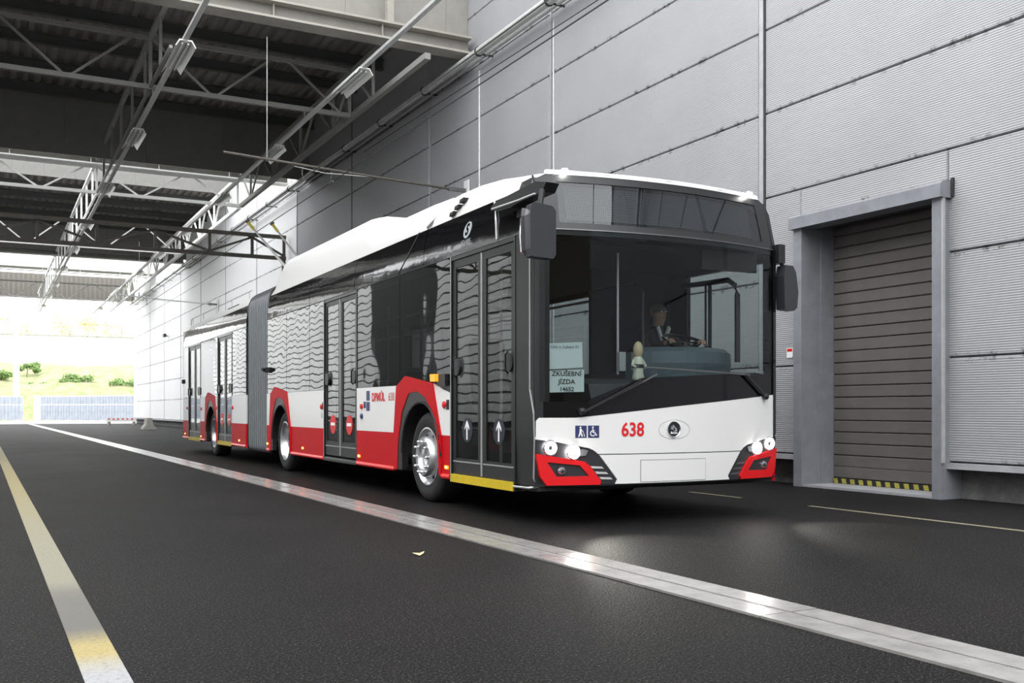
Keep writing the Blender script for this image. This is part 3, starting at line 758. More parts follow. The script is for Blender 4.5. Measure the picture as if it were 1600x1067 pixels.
RO = [(0,.609),(.405,.54),(.448,.509),(.556,.371),(.545,.342),(.085,.342),(.03,.42)]
RI = [(.088,.538),(.366,.508),(.448,.416),(.166,.414)]
def disc(cx, cz, prof, name, m, parent, off):
    # faces the front
    fn = lambda a, b, t: (cx+a, sf(cx, cz)-off+t+.15*abs(0), cz+b)
    return MB().lathe(prof, fn, 28).build(name, m, parent, smooth=True)
for side in (0, 1):
    q = (lambda L: L) if side == 0 else mx
    X = (lambda x: x) if side == 0 else (lambda x: WID-x)
    h = fpatch(q(LB), 'lens_dark', -.012, .03, name='headlight_unit')
    fpatch(q(RO), 'bumper_red', .012, .03, holes=[q(RI)], name='bumper_corner')
    fpatch(q([(a, b) for a, b in RI]), 'lens_dark', -.002, .01, name='fog_light_bay', parent=h)
    for k in range(3):
        z = .492-.047*k; x0 = .455+.04*k
        fpatch(q([(x0+.012,z+.008),(x0+.115,z+.002),(x0+.135,z-.016),(x0+.03,z-.012)]), 'galv' if side == 0 else 'rim_dark', -.006, .012, name='grille_slat', parent=h)
    lc = X(.118); zc = .658
    disc(lc, zc, [(.054,0),(.050,-.012),(.028,-.012),(.022,0)], 'running_light', 'ring_glow', h, .006)
    disc(lc, zc, [(.022,0),(.016,-.006),(0,-.008)], 'lamp_core', 'lens_dark', h, .006)
    disc(lc, zc, [(.070,.004),(.066,-.008),(.058,-.008),(.056,.004)], 'lamp_bezel', 'lens_clear', h, .004)
    l2 = X(.315)
    disc(l2, .622, [(.050,.0),(.040,-.012),(0,-.016)], 'low_beam', 'headlight_glow', h, .008)
    disc(l2, .622, [(.068,.004),(.062,-.010),(.054,-.006),(.052,.004)], 'lamp_bezel', 'lens_clear', h, .005)
    fpatch(q([(.385,.645),(.445,.635),(.425,.59),(.375,.585)]), 'lens_clear', .0, .01, name='side_reflector', parent=h)
    disc(X(.212), .463, [(.036,.0),(.030,-.014),(.012,-.018),(0,-.016)], 'fog_light', 'lens_clear', h, .004)
    disc(X(.212), .463, [(.018,-.016),(.010,-.022),(0,-.022)], 'lamp_core', 'lens_dark', h, .004)
    # beam
    sp = bpy.data.lights.new('low_beam', 'SPOT'); sp.energy = 65; sp.spot_size = math.radians(62); sp.spot_blend = .6; sp.color = (1, .98, .86); sp.shadow_soft_size = .05
    so = bpy.data.objects.new('low_beam_light', sp); C.objects.link(so); so.parent = bus; so.location = (l2, sf(l2)-.06, .622)
    so.rotation_euler = (math.radians(90-15), 0, PI)
fpatch([(0,.33),(WID,.33),(WID,.348),(0,.348)], 'satin_black', -.02, .05, name='front_lip')
# windscreen: black mask, glass, top band
fpatch([(0,.90),(.345,.915),(1.32,1.014),(WID,1.13),(WID,1.30),(2.3,1.325),(.95,1.255),(.42,1.05),(0,1.045)], 'gloss_black', -.008, .03, name='windscreen_mask')
fpatch([(.02,1.045),(.42,1.05),(.95,1.255),(2.3,1.325),(WID-.02,1.30),(WID-.02,2.50),(.02,2.50)], 'windshield', -.004, .006, name='windscreen')
fpatch([(0,1.045),(.07,1.045),(.07,2.5),(0,2.5)], 'frame_black', -.012, .03, name='windscreen_edge')
fpatch([(WID,1.28),(WID-.05,1.28),(WID-.05,2.5),(WID,2.5)], 'frame_black', -.012, .03, name='windscreen_edge')
fpatch([(0,2.46),(WID,2.46),(WID,2.50),(0,2.50)], 'frame_black', -.014, .03, name='windscreen_edge')
TOPF = [(0,2.505),(0,2.86),(.05,2.95),(.15,3.0),(WID-.15,3.0),(WID-.05,2.95),(WID,2.86),(WID,2.505)]
DG = [(.205,2.565),(WID-.205,2.565),(WID-.215,2.93),(.225,2.93)]
fpatch(TOPF, 'satin_black', 0, .03, holes=[DG], name='display_frame')
fpatch(DG, 'display_glass', -.006, .006, name='display_pane')
dm = mat('led_matrix', (.09, .095, .10), .5)
nt = dm.node_tree; tc = nt.nodes.new('ShaderNodeTexCoord'); vo = nt.nodes.new('ShaderNodeTexBrick')
vo.offset = 0; vo.inputs['Color1'].default_value = (.20,.22,.24,1); vo.inputs['Color2'].default_value = (.20,.22,.24,1); vo.inputs['Mortar'].default_value = (.05,.055,.06,1)
vo.inputs['Scale'].default_value = 1; vo.inputs['Brick Width'].default_value = .02; vo.inputs['Row Height'].default_value = .02; vo.inputs['Mortar Size'].default_value = .005
mp = nt.nodes.new('ShaderNodeMapping'); mp.inputs['Rotation'].default_value = (-PI/2, 0, 0)
nt.links.new(tc.outputs['Object'], mp.inputs[0]); nt.links.new(mp.outputs[0], vo.inputs['Vector']); nt.links.new(vo.outputs[0], nt.nodes['Principled BSDF'].inputs['Base Color'])
fpatch([(.30,2.60),(WID-.30,2.60),(WID-.30,2.90),(.30,2.90)], 'led_matrix', -.05, .02, name='destination_display')
fpatch([(.18,2.54),(WID-.18,2.54),(WID-.18,2.95),(.18,2.95)], 'interior_dark', -.08, .02, name='display_housing')
fpatch([(.03,2.502),(WID-.03,2.502),(WID-.03,2.510),(.03,2.510)], 'rim_dark', .003, .006, name='trim_line')
# roof: front cap and fairings
ZT = [(.30,3.04),(.5,3.08),(.87,3.13),(1.2,3.18),(1.7,3.22),(2.4,3.23),(2.9,3.25),(4.33,3.26),(4.40,3.30),(4.55,3.38),(4.72,3.43),(5.0,3.455),(7,3.47),(9.1,3.49),(9.30,3.30),(9.55,3.0)]
def section(s, zt, zb=2.9):
    h = zt-zb
    half = [(.05,zb),(.062,zb+.22*h),(.10,zb+.52*h),(.17,zb+.80*h),(.25,zb+.95*h),(.36,zt),(.7,zt+.01),(1.31,zt+.015)]
    return [(x, s, z) for x, z in half]+[(WID-x, s, z) for x, z in reversed(half[:-1])]
def loft(secs, name, m):
    mb = MB(); n = len(secs[0])
    for s_ in secs: mb.v += s_
    for k in range(len(secs)-1):
        for j in range(n-1): mb.f.append((k*n+j, k*n+j+1, (k+1)*n+j+1, (k+1)*n+j))
    mb.f.append(tuple(range(n))); mb.f.append(tuple((len(secs)-1)*n+j for j in range(n)))
    for k in range(len(secs)-1): mb.f.append((k*n, (k+1)*n, (k+1)*n+n-1, k*n+n-1))
    o = mb.build(name, m, bus, smooth=True); return o
loft([section(s, z) for s, z in ZT], 'roof_fairing', 'white_paint')
def capsec(ds, zt):
    base = section(0, zt); return [(x, max(sf(x, 3.0)+.005, -1)+ds*(.30-sf(x, 3.0)), z if x > .3 and x < WID-.3 else min(z, 2.99)) for x, y, z in base]
loft([[(x, sf(x, 3.0)-.004, max(2.9, z-.03)) for x, y, z in section(0, 3.035)], [(x, .30, z) for x, y, z in section(0, 3.04)]], 'roof_front_cap', 'white_paint')
for k in range(3):
    a = 1.72+.10*k; b = 3.045-.05*k; xx = .075-.01*k
    MB().prism([(a-.04,b-.016),(a+.05,b-.022),(a+.03,b+.012),(a-.06,b+.018)], D, xx-.035, xx+.03).build('roof_vent_slot', 'joint_dark', bus)
MB().bar((.02, 2.55, 2.90), (.22, 2.15, 3.21), .006, .03).build('panel_seam', 'rim_dark', bus)
for x in (.30, WID-.30):
    MB().lathe([(.0,-.03),(.022,-.028),(.03,0),(.0,.01)], lambda a, b, t: (x+a, sf(x, 3.0)-.012+t, 3.028+b*.7), 14).build('marker_light', 'marker_glow', bus)
fpatch([(.14,2.995),(WID-.14,2.995),(WID-.15,3.035),(.15,3.035)], 'white_paint', .004, .03, name='roof_edge')
# trailer roof
loft([section(s, z, 2.9) for s, z in ((11.26,3.06),(12,3.08),(17.8,3.08),(18.2,3.0),(18.36,2.92))], 'trailer_roof', 'white_paint')
MB().tube([(.14,11.4,3.19),(.14,18.0,3.19),(.14,18.1,3.05)], .010, 6).build('roof_rail', 'galv', bus)
for s in (11.6, 13.2, 14.8, 16.4, 17.8): MB().tube([(.14,s,3.05),(.14,s,3.19)], .008, 5).build('rail_post', 'galv', bus)
MB().box(0, WID, 18.33, 18.37, .35, 2.9).build('rear_wall', 'white_paint', bus)
MB().box(.05, WID-.05, 9.56, 9.60, .35, 2.88).box(.0, .0, 0, 0, 0, 0).build('bellows_frame', 'satin_black', bus) if False else None
# bellows
def bel(s, ins):
    pts = []; x0, x1, z0, z1, r = .03+ins, WID-.03-ins, .24+ins, 3.09-ins, .34
    for cx, cz, a0 in ((x0+.10, z0+.10, PI), (x1-.10, z0+.10, 1.5*PI)): 
        for k in range(4): a = a0+PI/2*k/3; pts.append((cx+.10*math.cos(a), s, cz+.10*math.sin(a)))
    for cx, cz, a0 in ((x1-r*.55, z1-r, 0), (x0+r*.55, z1-r, PI/2)):
        for k in range(7): a = a0+PI/2*k/6; pts.append((cx+r*.55*math.cos(a), s, cz+r*math.sin(a)))
    return pts
mb = MB(); NF = 10; secs = []
for k in range(NF*2+1):
    s = 9.66+1.54*k/(NF*2); secs.append(bel(s, .0 if k % 2 else .085))
n = len(secs[0])
for s_ in secs: mb.v += s_
for k in range(len(secs)-1):
    for j in range(n): mb.f.append((k*n+j, k*n+(j+1) % n, (k+1)*n+(j+1) % n, (k+1)*n+j))
bo = mb.build('bellows', 'bellows', bus)
for k in range(1, NF*2, 2):
    r_ = [(x+(-.006 if x < 1.3 else .006), y, z) for x, y, z in secs[k]]; MB().tube(r_+[r_[0]], .009, 5).build('pleat_edge', 'rim_dark', bo)
for s in (9.60, 11.20):
    o_, i_ = bel(s, -.005), bel(s, .10); n = len(o_); mb = MB(); mb.v += o_+i_+[(x, y+.05, z) for x, y, z in o_]+[(x, y+.05, z) for x, y, z in i_]
    for j in range(n):
        k = (j+1) % n; mb.f += [(j, k, n+k, n+j), (2*n+j, 2*n+k, 3*n+k, 3*n+j), (j, k, 2*n+k, 2*n+j), (n+j, n+k, 3*n+k, 3*n+j)]
    mb.build('bellows_frame', 'satin_black', bus)
MB().box(-.06, -.0, 9.50, 9.60, 1.60, 1.69).tube([(-.05, 9.55, 1.64), (-.10, 9.52, 1.66)], .03, 8).build('side_camera', 'satin_black', bus)
MB().box(-.04, -.0, 18.30, 18.36, 1.62, 1.72).build('side_camera', 'satin_black', bus)
# underbody
MB().box(.10, WID-.10, .3, 2.0, .27, .34).box(.5, WID-.5, 2.0, 8.0, .24, .36).build('underbody', 'black_rubber', bus)
MB().box(.06, WID-.06, 3.4, 7.9, .28, .36).build('floor_panel', 'interior_dark', bus)
MB().box(.5, WID-.5, .3, 9.6, .34, .38).build('floor_panel', 'interior_dark', bus)
MB().box(.06, WID-.06, 11.25, 13.95, .28, .36).box(.5, WID-.5, 13.9, 15.3, .3, .36).box(.06, WID-.06, 15.3, 18.3, .28, .36).build('floor_panel', 'interior_dark', bus)
MB().box(.06, WID-.06, .35, 9.58, 2.46, 2.50).build('inner_ceiling', 'interior_dark', bus)
MB().box(.06, WID-.06, 11.25, 18.3, 2.46, 2.50).build('inner_ceiling', 'interior_mid', bus)
MB().box(.6, WID-.6, 2.5, 2.7, .4, .5).box(.55, WID-.55, 8.5, 8.7, .4, .5).box(.55, WID-.55, 14.46, 14.66, .4, .5).build('axle_beam', 'black_rubber', bus)

# --- mirrors
mr = MB(); prof = [(-.115,-.21),(-.125,-.15),(-.13,.12),(-.11,.20),(-.08,.215),(.09,.205),(.125,.17),(.125,-.18),(.10,-.215),(-.09,-.215)]
arm_ = MB().prism([(-.04,-.05),(-.42,-.045),(-.50,.02),(-.30,.06),(.0,.05),(.5,.03),(.62,.0),(.5,-.06),(.2,-.07)], lambda a, b, t: (t, .12+a*.9, 2.77+b), -.14, -.02).build('mirror_arm', 'satin_black', bus)
MB().tube([(-.16,.62,2.74),(-.17,.1,2.72),(-.17,-.2,2.72)], .008, 6).build('arm_rod', 'galv', arm_)
MB().tube([(-.06,.05,2.93),(-.03,.02,2.80),(-.02,-.02,2.66)], .010, 6).build('arm_cable', 'satin_black', arm_)
m_ = MB().prism([(a, b) for a, b in prof], lambda a, b, t: (-.17+a, -.34+t+(a*.15), 2.40+b), 0, .10).build('wing_mirror', 'mirror_shell', bus, label='door-side mirror with bright glass edge')
MB().prism([(-.155,-.17),(-.165,-.05),(-.16,.10),(-.15,.18),(.10,.18),(.10,-.19),(-.10,-.20)], lambda a, b, t: (-.17+a, -.34+t+(a*.15), 2.40+b), .102, .12).build('mirror_glass', 'mirror_glass' if 'mirror_glass' in MAT else 'white_paint', m_)
MB().tube([(-.17,-.28,2.60),(-.15,-.28,2.74)], .025, 8).build('mirror_stem', 'satin_black', m_)
m_ = MB().prism([(-.07,-.22),(-.08,.1),(-.06,.20),(.03,.20),(.07,.14),(.10,-.05),(.085,-.2),(.05,-.23)], lambda a, b, t: (WID+.11+a, .02+t, 2.16+b), 0, .12).build('wing_mirror', 'mirror_shell', bus)
MB().box(WID-.01, WID+.07, .05, .2, 2.38, 2.56).tube([(WID+.05,.1,2.4),(WID+.11,.08,2.32)], .02, 8).build('mirror_arm', 'satin_black', m_)
# --- wipers
wp = fpatch([(.36,.955),(.40,.955),(.94,1.225),(.925,1.24)], 'satin_black', .03, .015, name='wiper_arm')
fpatch([(.62,1.075),(.63,1.065),(1.10,1.285),(1.09,1.295)], 'rim_dark', .012, .012, name='wiper_blade', parent=wp)
disc(.38, .965, [(.03,.02),(.03,-.02),(.0,-.03)], 'wiper_pivot', 'satin_black', wp, .02)
wp = fpatch([(2.40,1.11),(2.44,1.11),(2.16,1.30),(2.12,1.30)], 'satin_black', .03, .015, name='wiper_arm')
fpatch([(.98,1.355),(.98,1.345),(2.2,1.295),(2.2,1.31)], 'rim_dark', .012, .012, name='wiper_blade', parent=wp)
disc(2.42, 1.105, [(.03,.02),(.03,-.02),(.0,-.03)], 'wiper_pivot', 'satin_black', wp, .02)
# --- lamps and small fittings on the side
for s, z in ((4.73,.40),(1.97,.40),(7.35,.41),(9.55,.41),(11.80,.40),(14.06,.39),(15.85,.38),(18.0,.40)):
    b_ = MB().box(-.012, -.003, s-.05, s+.05, z-.018, z+.018).build('side_marker', 'orange_lens', bus)
    MB().box(-.016, -.011, s-.016, s+.016, z-.010, z+.010).build('marker_bulb', 'orange_glow', b_)
MB().prism([(2.17,1.27),(2.30,1.27),(2.31,1.345),(2.18,1.345)], D, -.05, .0).build('indicator_repeater', 'orange_lens', bus)
MB().box(-.03, .01, 1.96, 2.13, 1.22, 1.34).build('side_housing', 'satin_black', bus)
def button(s, z, r, m): MB().lathe([(r, .0), (r, -.02), (r*.7, -.028), (0, -.028)], lambda a, b, t: (t, s+a, z+b), 18).build('door_button', m, bus, smooth=True)
button(2.02, 1.03, .036, 'decal_red'); button(4.62, 1.02, .034, 'decal_red'); button(4.62, .90, .032, 'decal_blue'); button(6.37, 1.02, .036, 'decal_red')
button(12.40, 1.02, .035, 'decal_red'); button(14.05, 1.02, .035, 'decal_red'); button(17.7, 1.02, .035, 'decal_red'); button(15.8, 1.0, .035, 'decal_red')
def sidedecal(s0, s1, z0, z1, m, x=-.0055, name='sticker'): return MB().box(x-.0015, x+.0015, s0, s1, z0, z1).build(name, m, bus)
sidedecal(1.91, 1.98, .98, 1.08, 'decal_dark'); sidedecal(4.33, 4.45, 1.09, 1.21, 'decal_blue'); sidedecal(4.33, 4.45, .965, 1.075, 'decal_blue'); sidedecal(4.47, 4.56, 1.0, 1.08, 'decal_blue'); sidedecal(6.31, 6.35, .98, 1.08, 'decal_dark'); sidedecal(6.34, 6.40, .86, .94, 'decal_grey')
T = lambda s, z, x=-.0075: (lambda a, b: Vector((x, s-a, z+b)))
text('DPMÚL', .135, T(4.02, 1.125), 'operator_lettering', 'decal_red', bus, bold=.006, squeeze=1.05)
text('638', .135, T(3.57, 1.125), 'fleet_number', 'decal_red', bus)
# maker's mark on the cove panel
def cove(s, z):
    def f(a, b):
        zz = z+b; k = (zz-2.505)/.395; return Vector((.055*k*k-.004, s-a, zz))
    return f
mb = MB(); f = cove(1.50, 2.715); n = 26
ell = [(.085*math.cos(2*PI*i/n)+.02*math.sin(2*PI*i/n), .078*math.sin(2*PI*i/n)) for i in range(n)]
mb.prism(ell, lambda a, b, t: f(a, b)+Vector((t, 0, 0)), -.003, 0); mb.build('maker_mark', 'decal_grey', bus)
text('S', .15, lambda a, b: f(a+b*.25, b)+Vector((-.005, 0, 0)), 'maker_letter', 'gloss_black', bus, bold=.006)
text('SOLARIS', .058, cove(1.52, 2.605), 'maker_lettering', 'decal_grey', bus)
# --- front lettering and marks
FT = lambda x, z, off=.003: (lambda a, b: Vector((x+a, sf(x+a, z+b)-off, z+b)))
text('638', .165, FT(.855, .803), 'fleet_number', 'decal_red', bus, bold=.004, squeeze=.9)
for x0, x1 in ((.331, .430), (.442, .541)):
    fpatch([(x0,.741),(x1,.741),(x1,.845),(x0,.845)], 'decal_blue', .0025, .002, name='pictogram')
def fdec(polys, name):
    mb = MB()
    for p in polys: mb.prism(p, lambda a, b, t: (a, sf(a, b)-.0028+t, b), -.0022, 0)
    mb.build(name, 'decal_white', bus)
def bars(segs, w=.008):
    r = []
    for (x0, z0, x1, z1) in segs:
        d = math.hypot(x1-x0, z1-z0); nx, nz = -(z1-z0)/d*w/2, (x1-x0)/d*w/2
        r.append([(x0+nx, z0+nz), (x1+nx, z1+nz), (x1-nx, z1-nz), (x0-nx, z0-nz)])
    return r
cx, cz = .378, .793
fdec([circle(cx-.003, cz+.036, .0075, 12)]+bars([(cx-.002,cz+.025,cx-.003,cz-.006)], .015)+bars([(cx-.004,cz-.004,cx-.018,cz-.042),(cx,cz-.004,cx+.013,cz-.042)], .009)+bars([(cx+.001,cz+.02,cx+.018,cz+.002)], .006)+bars([(cx+.018,cz+.004,cx+.034,cz-.042)], .003), 'walker_symbol')
cx = .488
ring = [(cx-.004+.024*math.cos(q), cz-.014+.026*math.sin(q)) for q in [math.radians(110+i*20) for i in range(12)]]; ri = [(cx-.004+.017*math.cos(q), cz-.014+.019*math.sin(q)) for q in [math.radians(110+i*20) for i in range(12)]]
fdec([circle(cx-.004, cz+.037, .0075, 12), ring+ri[::-1]]+bars([(cx-.004,cz+.026,cx-.002,cz-.008)], .009)+bars([(cx-.004,cz-.008,cx+.018,cz-.009),(cx+.016,cz-.008,cx+.026,cz-.032),(cx+.022,cz-.032,cx+.034,cz-.027)], .007)+bars([(cx-.003,cz+.008,cx+.014,cz+.006)], .006), 'wheelchair_symbol')
# emblem
ex, ez = 1.268, .806
mb = MB(); n = 40
for i in range(n):
    a0, a1 = 2*PI*i/n, 2*PI*(i+1)/n
    mb.prism([(ex+.01+.168*math.cos(a0), ez+.086*math.sin(a0)), (ex+.01+.168*math.cos(a1), ez+.086*math.sin(a1)), (ex+.01+.163*math.cos(a1), ez+.082*math.sin(a1)), (ex+.01+.163*math.cos(a0), ez+.082*math.sin(a0))], lambda a, b, t: (a, sf(a, b)-t, b), .001, .002)
mb.build('badge_recess', 'galv', bus)
bd = disc(ex, ez, [(.073,.002),(.070,-.010),(.064,-.008),(.060,-.004),(0,-.004)], 'badge', 'chrome', bus, .002)
disc(ex, ez, [(.0635,0),(.0600,-.003),(0,-.003)], 'badge_field', 'decal_dark', bd, .006)
wing = [[(-.006,-.004),(-.038,.004),(-.040,.016),(-.008,.008)],[(-.006,.008),(-.034,.020),(-.030,.032),(-.002,.016)],[(.0,.016),(-.020,.036),(-.010,.042),(.012,.020)],[(-.01,-.012),(.02,-.020),(.032,-.012),(.03,.004),(.016,.018),(.0,.012),(.016,.002),(.012,-.006)]]
mb = MB()
for p in wing: mb.prism([(ex+a, ez+b) for a, b in p], lambda a, b, t: (a, sf(ex, ez)-t, b), .008, .0125)
mb.build('winged_arrow', 'chrome', bd)
text('ŠKODA', .022, lambda a, b: Vector((ex+a, sf(ex, ez)-.011, ez-.031+b)), 'badge_lettering', 'decal_white', bd, bold=.001)

# --- interior
def seat(x, s, parent=bus, z=.38):
    g = MB().box(x-.21, x+.21, s-.02, s+.38, z+.38, z+.46).build('passenger_seat', 'seat_fabric', parent)
    MB().prism([(s+.36,z+.44),(s+.42,z+.44),(s+.50,z+1.02),(s+.46,z+1.08),(s+.42,z+1.05)], lambda a, b, t: (t, a, b), x-.2, x+.2).build('backrest', 'seat_fabric', g)
    MB().tube([(x-.17,s+.47,z+.95),(x-.15,s+.49,z+1.10),(x+.15,s+.49,z+1.10),(x+.17,s+.47,z+.95)], .014, 6).build('grab_handle', 'interior_mid', g)
    MB().box(x-.03, x+.03, s+.1, s+.25, z-.04, z+.38).build('pedestal', 'interior_mid', g)
for s in (3.3, 4.1, 7.2, 9.0-.4): seat(WID-.35, s); seat(WID-.80, s)
for s in (3.6, 7.4): seat(.38, s)
seat(.72, 2.1, z=.65)
for s in (12.0, 14.2, 15.4, 17): seat(WID-.35, s)
for x, s in ((.62, 2.0), (.95, 4.8), (.95, 6.3), (1.7, 3.4), (1.7, 6.9), (.8, 8.2), (.9, 12.5), (.9, 14.0), (1.6, 15.9)):
    MB().tube([(x, s, .36), (x, s, 2.47)], .017, 8).build('grab_pole', 'galv', bus)
for x in (.7, 1.9): MB().tube([(x, 2.0, 2.2), (x, 9.4, 2.2)], .016, 6).build('ceiling_rail', 'galv', bus)
# dashboard and driver cab
mb = MB(); pf = [(.05,.4),(.05,1.05),(.10,1.20),(.36,1.26),(.50,1.20),(.50,.4)]; nx = 12
for i in range(nx+1):
    x = .5+(WID-.58)*i/nx; mb.v += [(x, (sf(x)+a) if a < .2 else a, z) for a, z in pf]
for i in range(nx):
    for j in range(6): mb.f.append((i*6+j, (i+1)*6+j, (i+1)*6+(j+1) % 6, i*6+(j+1) % 6))
mb.f += [tuple(range(6)), tuple(nx*6+j for j in range(6))]
mb.build('dashboard', 'interior_dark', bus)
bn = []
for k in range(13):
    t = k/12; x = 1.36+1.12*t; ss = .62-.30*math.sin(PI*t)**.8*1.0
    bn.append((x, ss))
mb = MB()
for (x0, s0_), (x1, s1_) in zip(bn[:-1], bn[1:]):
    mb.add([(x0,s0_,1.28),(x1,s1_,1.28),(x1,s1_-.03,1.42),(x0,s0_-.03,1.42),(x0,s0_-.02,1.53),(x1,s1_-.02,1.53),(x0,s0_+.06,1.575),(x1,s1_+.06,1.575),(x0,.80,1.53),(x1,.80,1.53),(x0,.80,1.25),(x1,.80,1.25)],
           [(0,1,2,3),(3,2,5,4),(4,5,7,6),(6,7,9,8),(8,9,11,10),(10,11,1,0)])
mb.add([(x, s, z) for (x, s) in (bn[0],) for z in (1.28, 1.53)]+[(bn[0][0], .8, 1.25), (bn[0][0], .8, 1.53)], [(0,1,3,2)])
mb.add([(bn[-1][0], bn[-1][1], 1.28), (bn[-1][0], bn[-1][1], 1.53), (bn[-1][0], .8, 1.25), (bn[-1][0], .8, 1.53)], [(0,1,3,2)])
mb.build('instrument_binnacle', 'dash_plastic', bus)
MB().lathe([(.22,0),(.235,.015),(.22,.03),(.205,.015)], lambda a, b, t: (2.05+a, .78+b*.93-t*.3, 1.64+b*.36+t), 36, True).build('steering_wheel', 'frame_black', bus, smooth=True)
MB().tube([(2.05,.78,1.64),(2.05,.68,1.40)], .04, 10).bar((1.85,.78,1.65),(2.25,.78,1.65),.03,.02).build('steering_column', 'frame_black', bus)
MB().box(1.55, WID-.06, 1.72, 1.78, .4, 2.46).build('cab_partition', 'interior_dark', bus)
MB().box(1.42, 1.46, .62, 1.75, .4, 1.35).build('cab_door', 'interior_dark', bus)
MB().tube([(1.44,.62,1.3),(1.44,.62,2.1),(1.44,.75,2.2),(1.44,1.6,2.2)], .018, 8).build('cab_door_frame', 'satin_black', bus)
fm = MB().tube([(2.50,.52,1.45),(2.50,.52,2.12),(2.50,.56,2.22),(2.50,.66,2.28),(2.50,1.40,2.30)], .028, 10).tube([(2.5,.95,1.45),(2.5,.95,2.30)], .02, 8).tube([(2.5,1.02,1.45),(2.5,1.02,2.30)], .012, 8).build('cab_window_frame', 'satin_black', bus, smooth=True)
MB().box(1.75, 2.4, .12, .16, 2.28, 2.45).build('sun_visor', 'satin_black', bus)
MB().prism([(1.16,1.12),(1.66,1.12),(1.70,1.26),(1.16,1.26)], lambda a, b, t: (t, a, b), 1.78, 2.28).build('driver_seat', 'seat_fabric', bus)
MB().prism([(1.50,1.2),(1.62,1.2),(1.72,1.95),(1.62,1.97)], lambda a, b, t: (t, a, b), 1.80, 2.26).build('driver_backrest', 'seat_fabric', bus)
MB().box(1.95, 2.1, 1.3, 1.45, .4, 1.12).build('seat_base', 'interior_mid', bus)
MB().box(.90, 1.50, .5, 1.2, .38, 1.0).build('ticket_console', 'interior_dark', bus)
MB().tube([(.98,.35,1.30),(.98,.35,2.4)], .011, 8).build('partition_pole', 'galv', bus)
MB().box(.955, 1.02, .28, .33, 1.33, 1.50).build('card_reader', 'interior_light', bus)
MB().box(1.12, 1.20, .30, .34, 1.34, 1.50).build('ticket_display', 'interior_light', bus)

# --- things that are not part of the bus but stand in or on it
def inbus(o): o.location = BL; o.rotation_euler = (0, 0, -DEL); return o
pp = [[(.104,1.54),(.41,1.556),(.416,1.341),(.12,1.321)], [(.122,1.309),(.427,1.322),(.427,1.132),(.122,1.125)]]
lbs = ['upper white paper sheet with destination text inside the windscreen', 'lower white paper sheet with large capital letters inside the windscreen']
txs = [[('Ústí n. Labem 01', .036, .262, 1.512, 'letter_black')], [('ZKUŠEBNÍ', .056, .275, 1.283, 'letter_black'), ('JÍZDA', .056, .275, 1.215, 'letter_black'), ('14652', .050, .275, 1.152, 'letter_black')]]
gs = lambda x, z=1: sf(x, z)+.035
for P_, lb, tx in zip(pp, lbs, txs):
    o = fpatch(P_, 'paper', 0, .002, name='paper_sheet', sfn=gs); o.parent = None; inbus(o); tag(o, lb, 'paper')
    for b, sz, x, z, m in tx: text(b, sz, (lambda x, z: lambda a, c: Vector((x+a, gs(x+a)-.002, z+c)))(x, z), 'lettering', m, o, bold=.0012 if sz > .04 else 0)
# figurine on the dashboard
fg = empty('figurine', label='small beige figurine in pale clothes standing on the bus dashboard', category='figurine')
wx, wy = bw(3.99+1.10, 7.25+.20); fg.location = (wx, wy, 1.25); fg.rotation_euler = (0, 0, -DEL)
MB().lathe([(.0,.0),(.05,.0),(.055,.02),(.045,.07),(.05,.12),(.042,.19),(.03,.205),(.0,.21)], lambda a, b, t: (a, b, t), 16).build('body', 'doll_pale', fg, smooth=True)
MB().lathe([(.0,.20),(.025,.205),(.042,.24),(.044,.275),(.038,.31),(.022,.335),(.0,.345)], lambda a, b, t: (a, b, t), 16).build('head', 'doll_beige', fg, smooth=True)
MB().lathe([(.046,.100),(.056,.11),(.054,.13),(.045,.14)], lambda a, b, t: (a, b, t), 16).build('belt', 'satin_black', fg)
for s in (-1, 1): MB().tube([(s*.045,0,.18),(s*.07,-.01,.13),(s*.05,-.04,.11)], .013, 7).build('arm', 'doll_pale', fg)
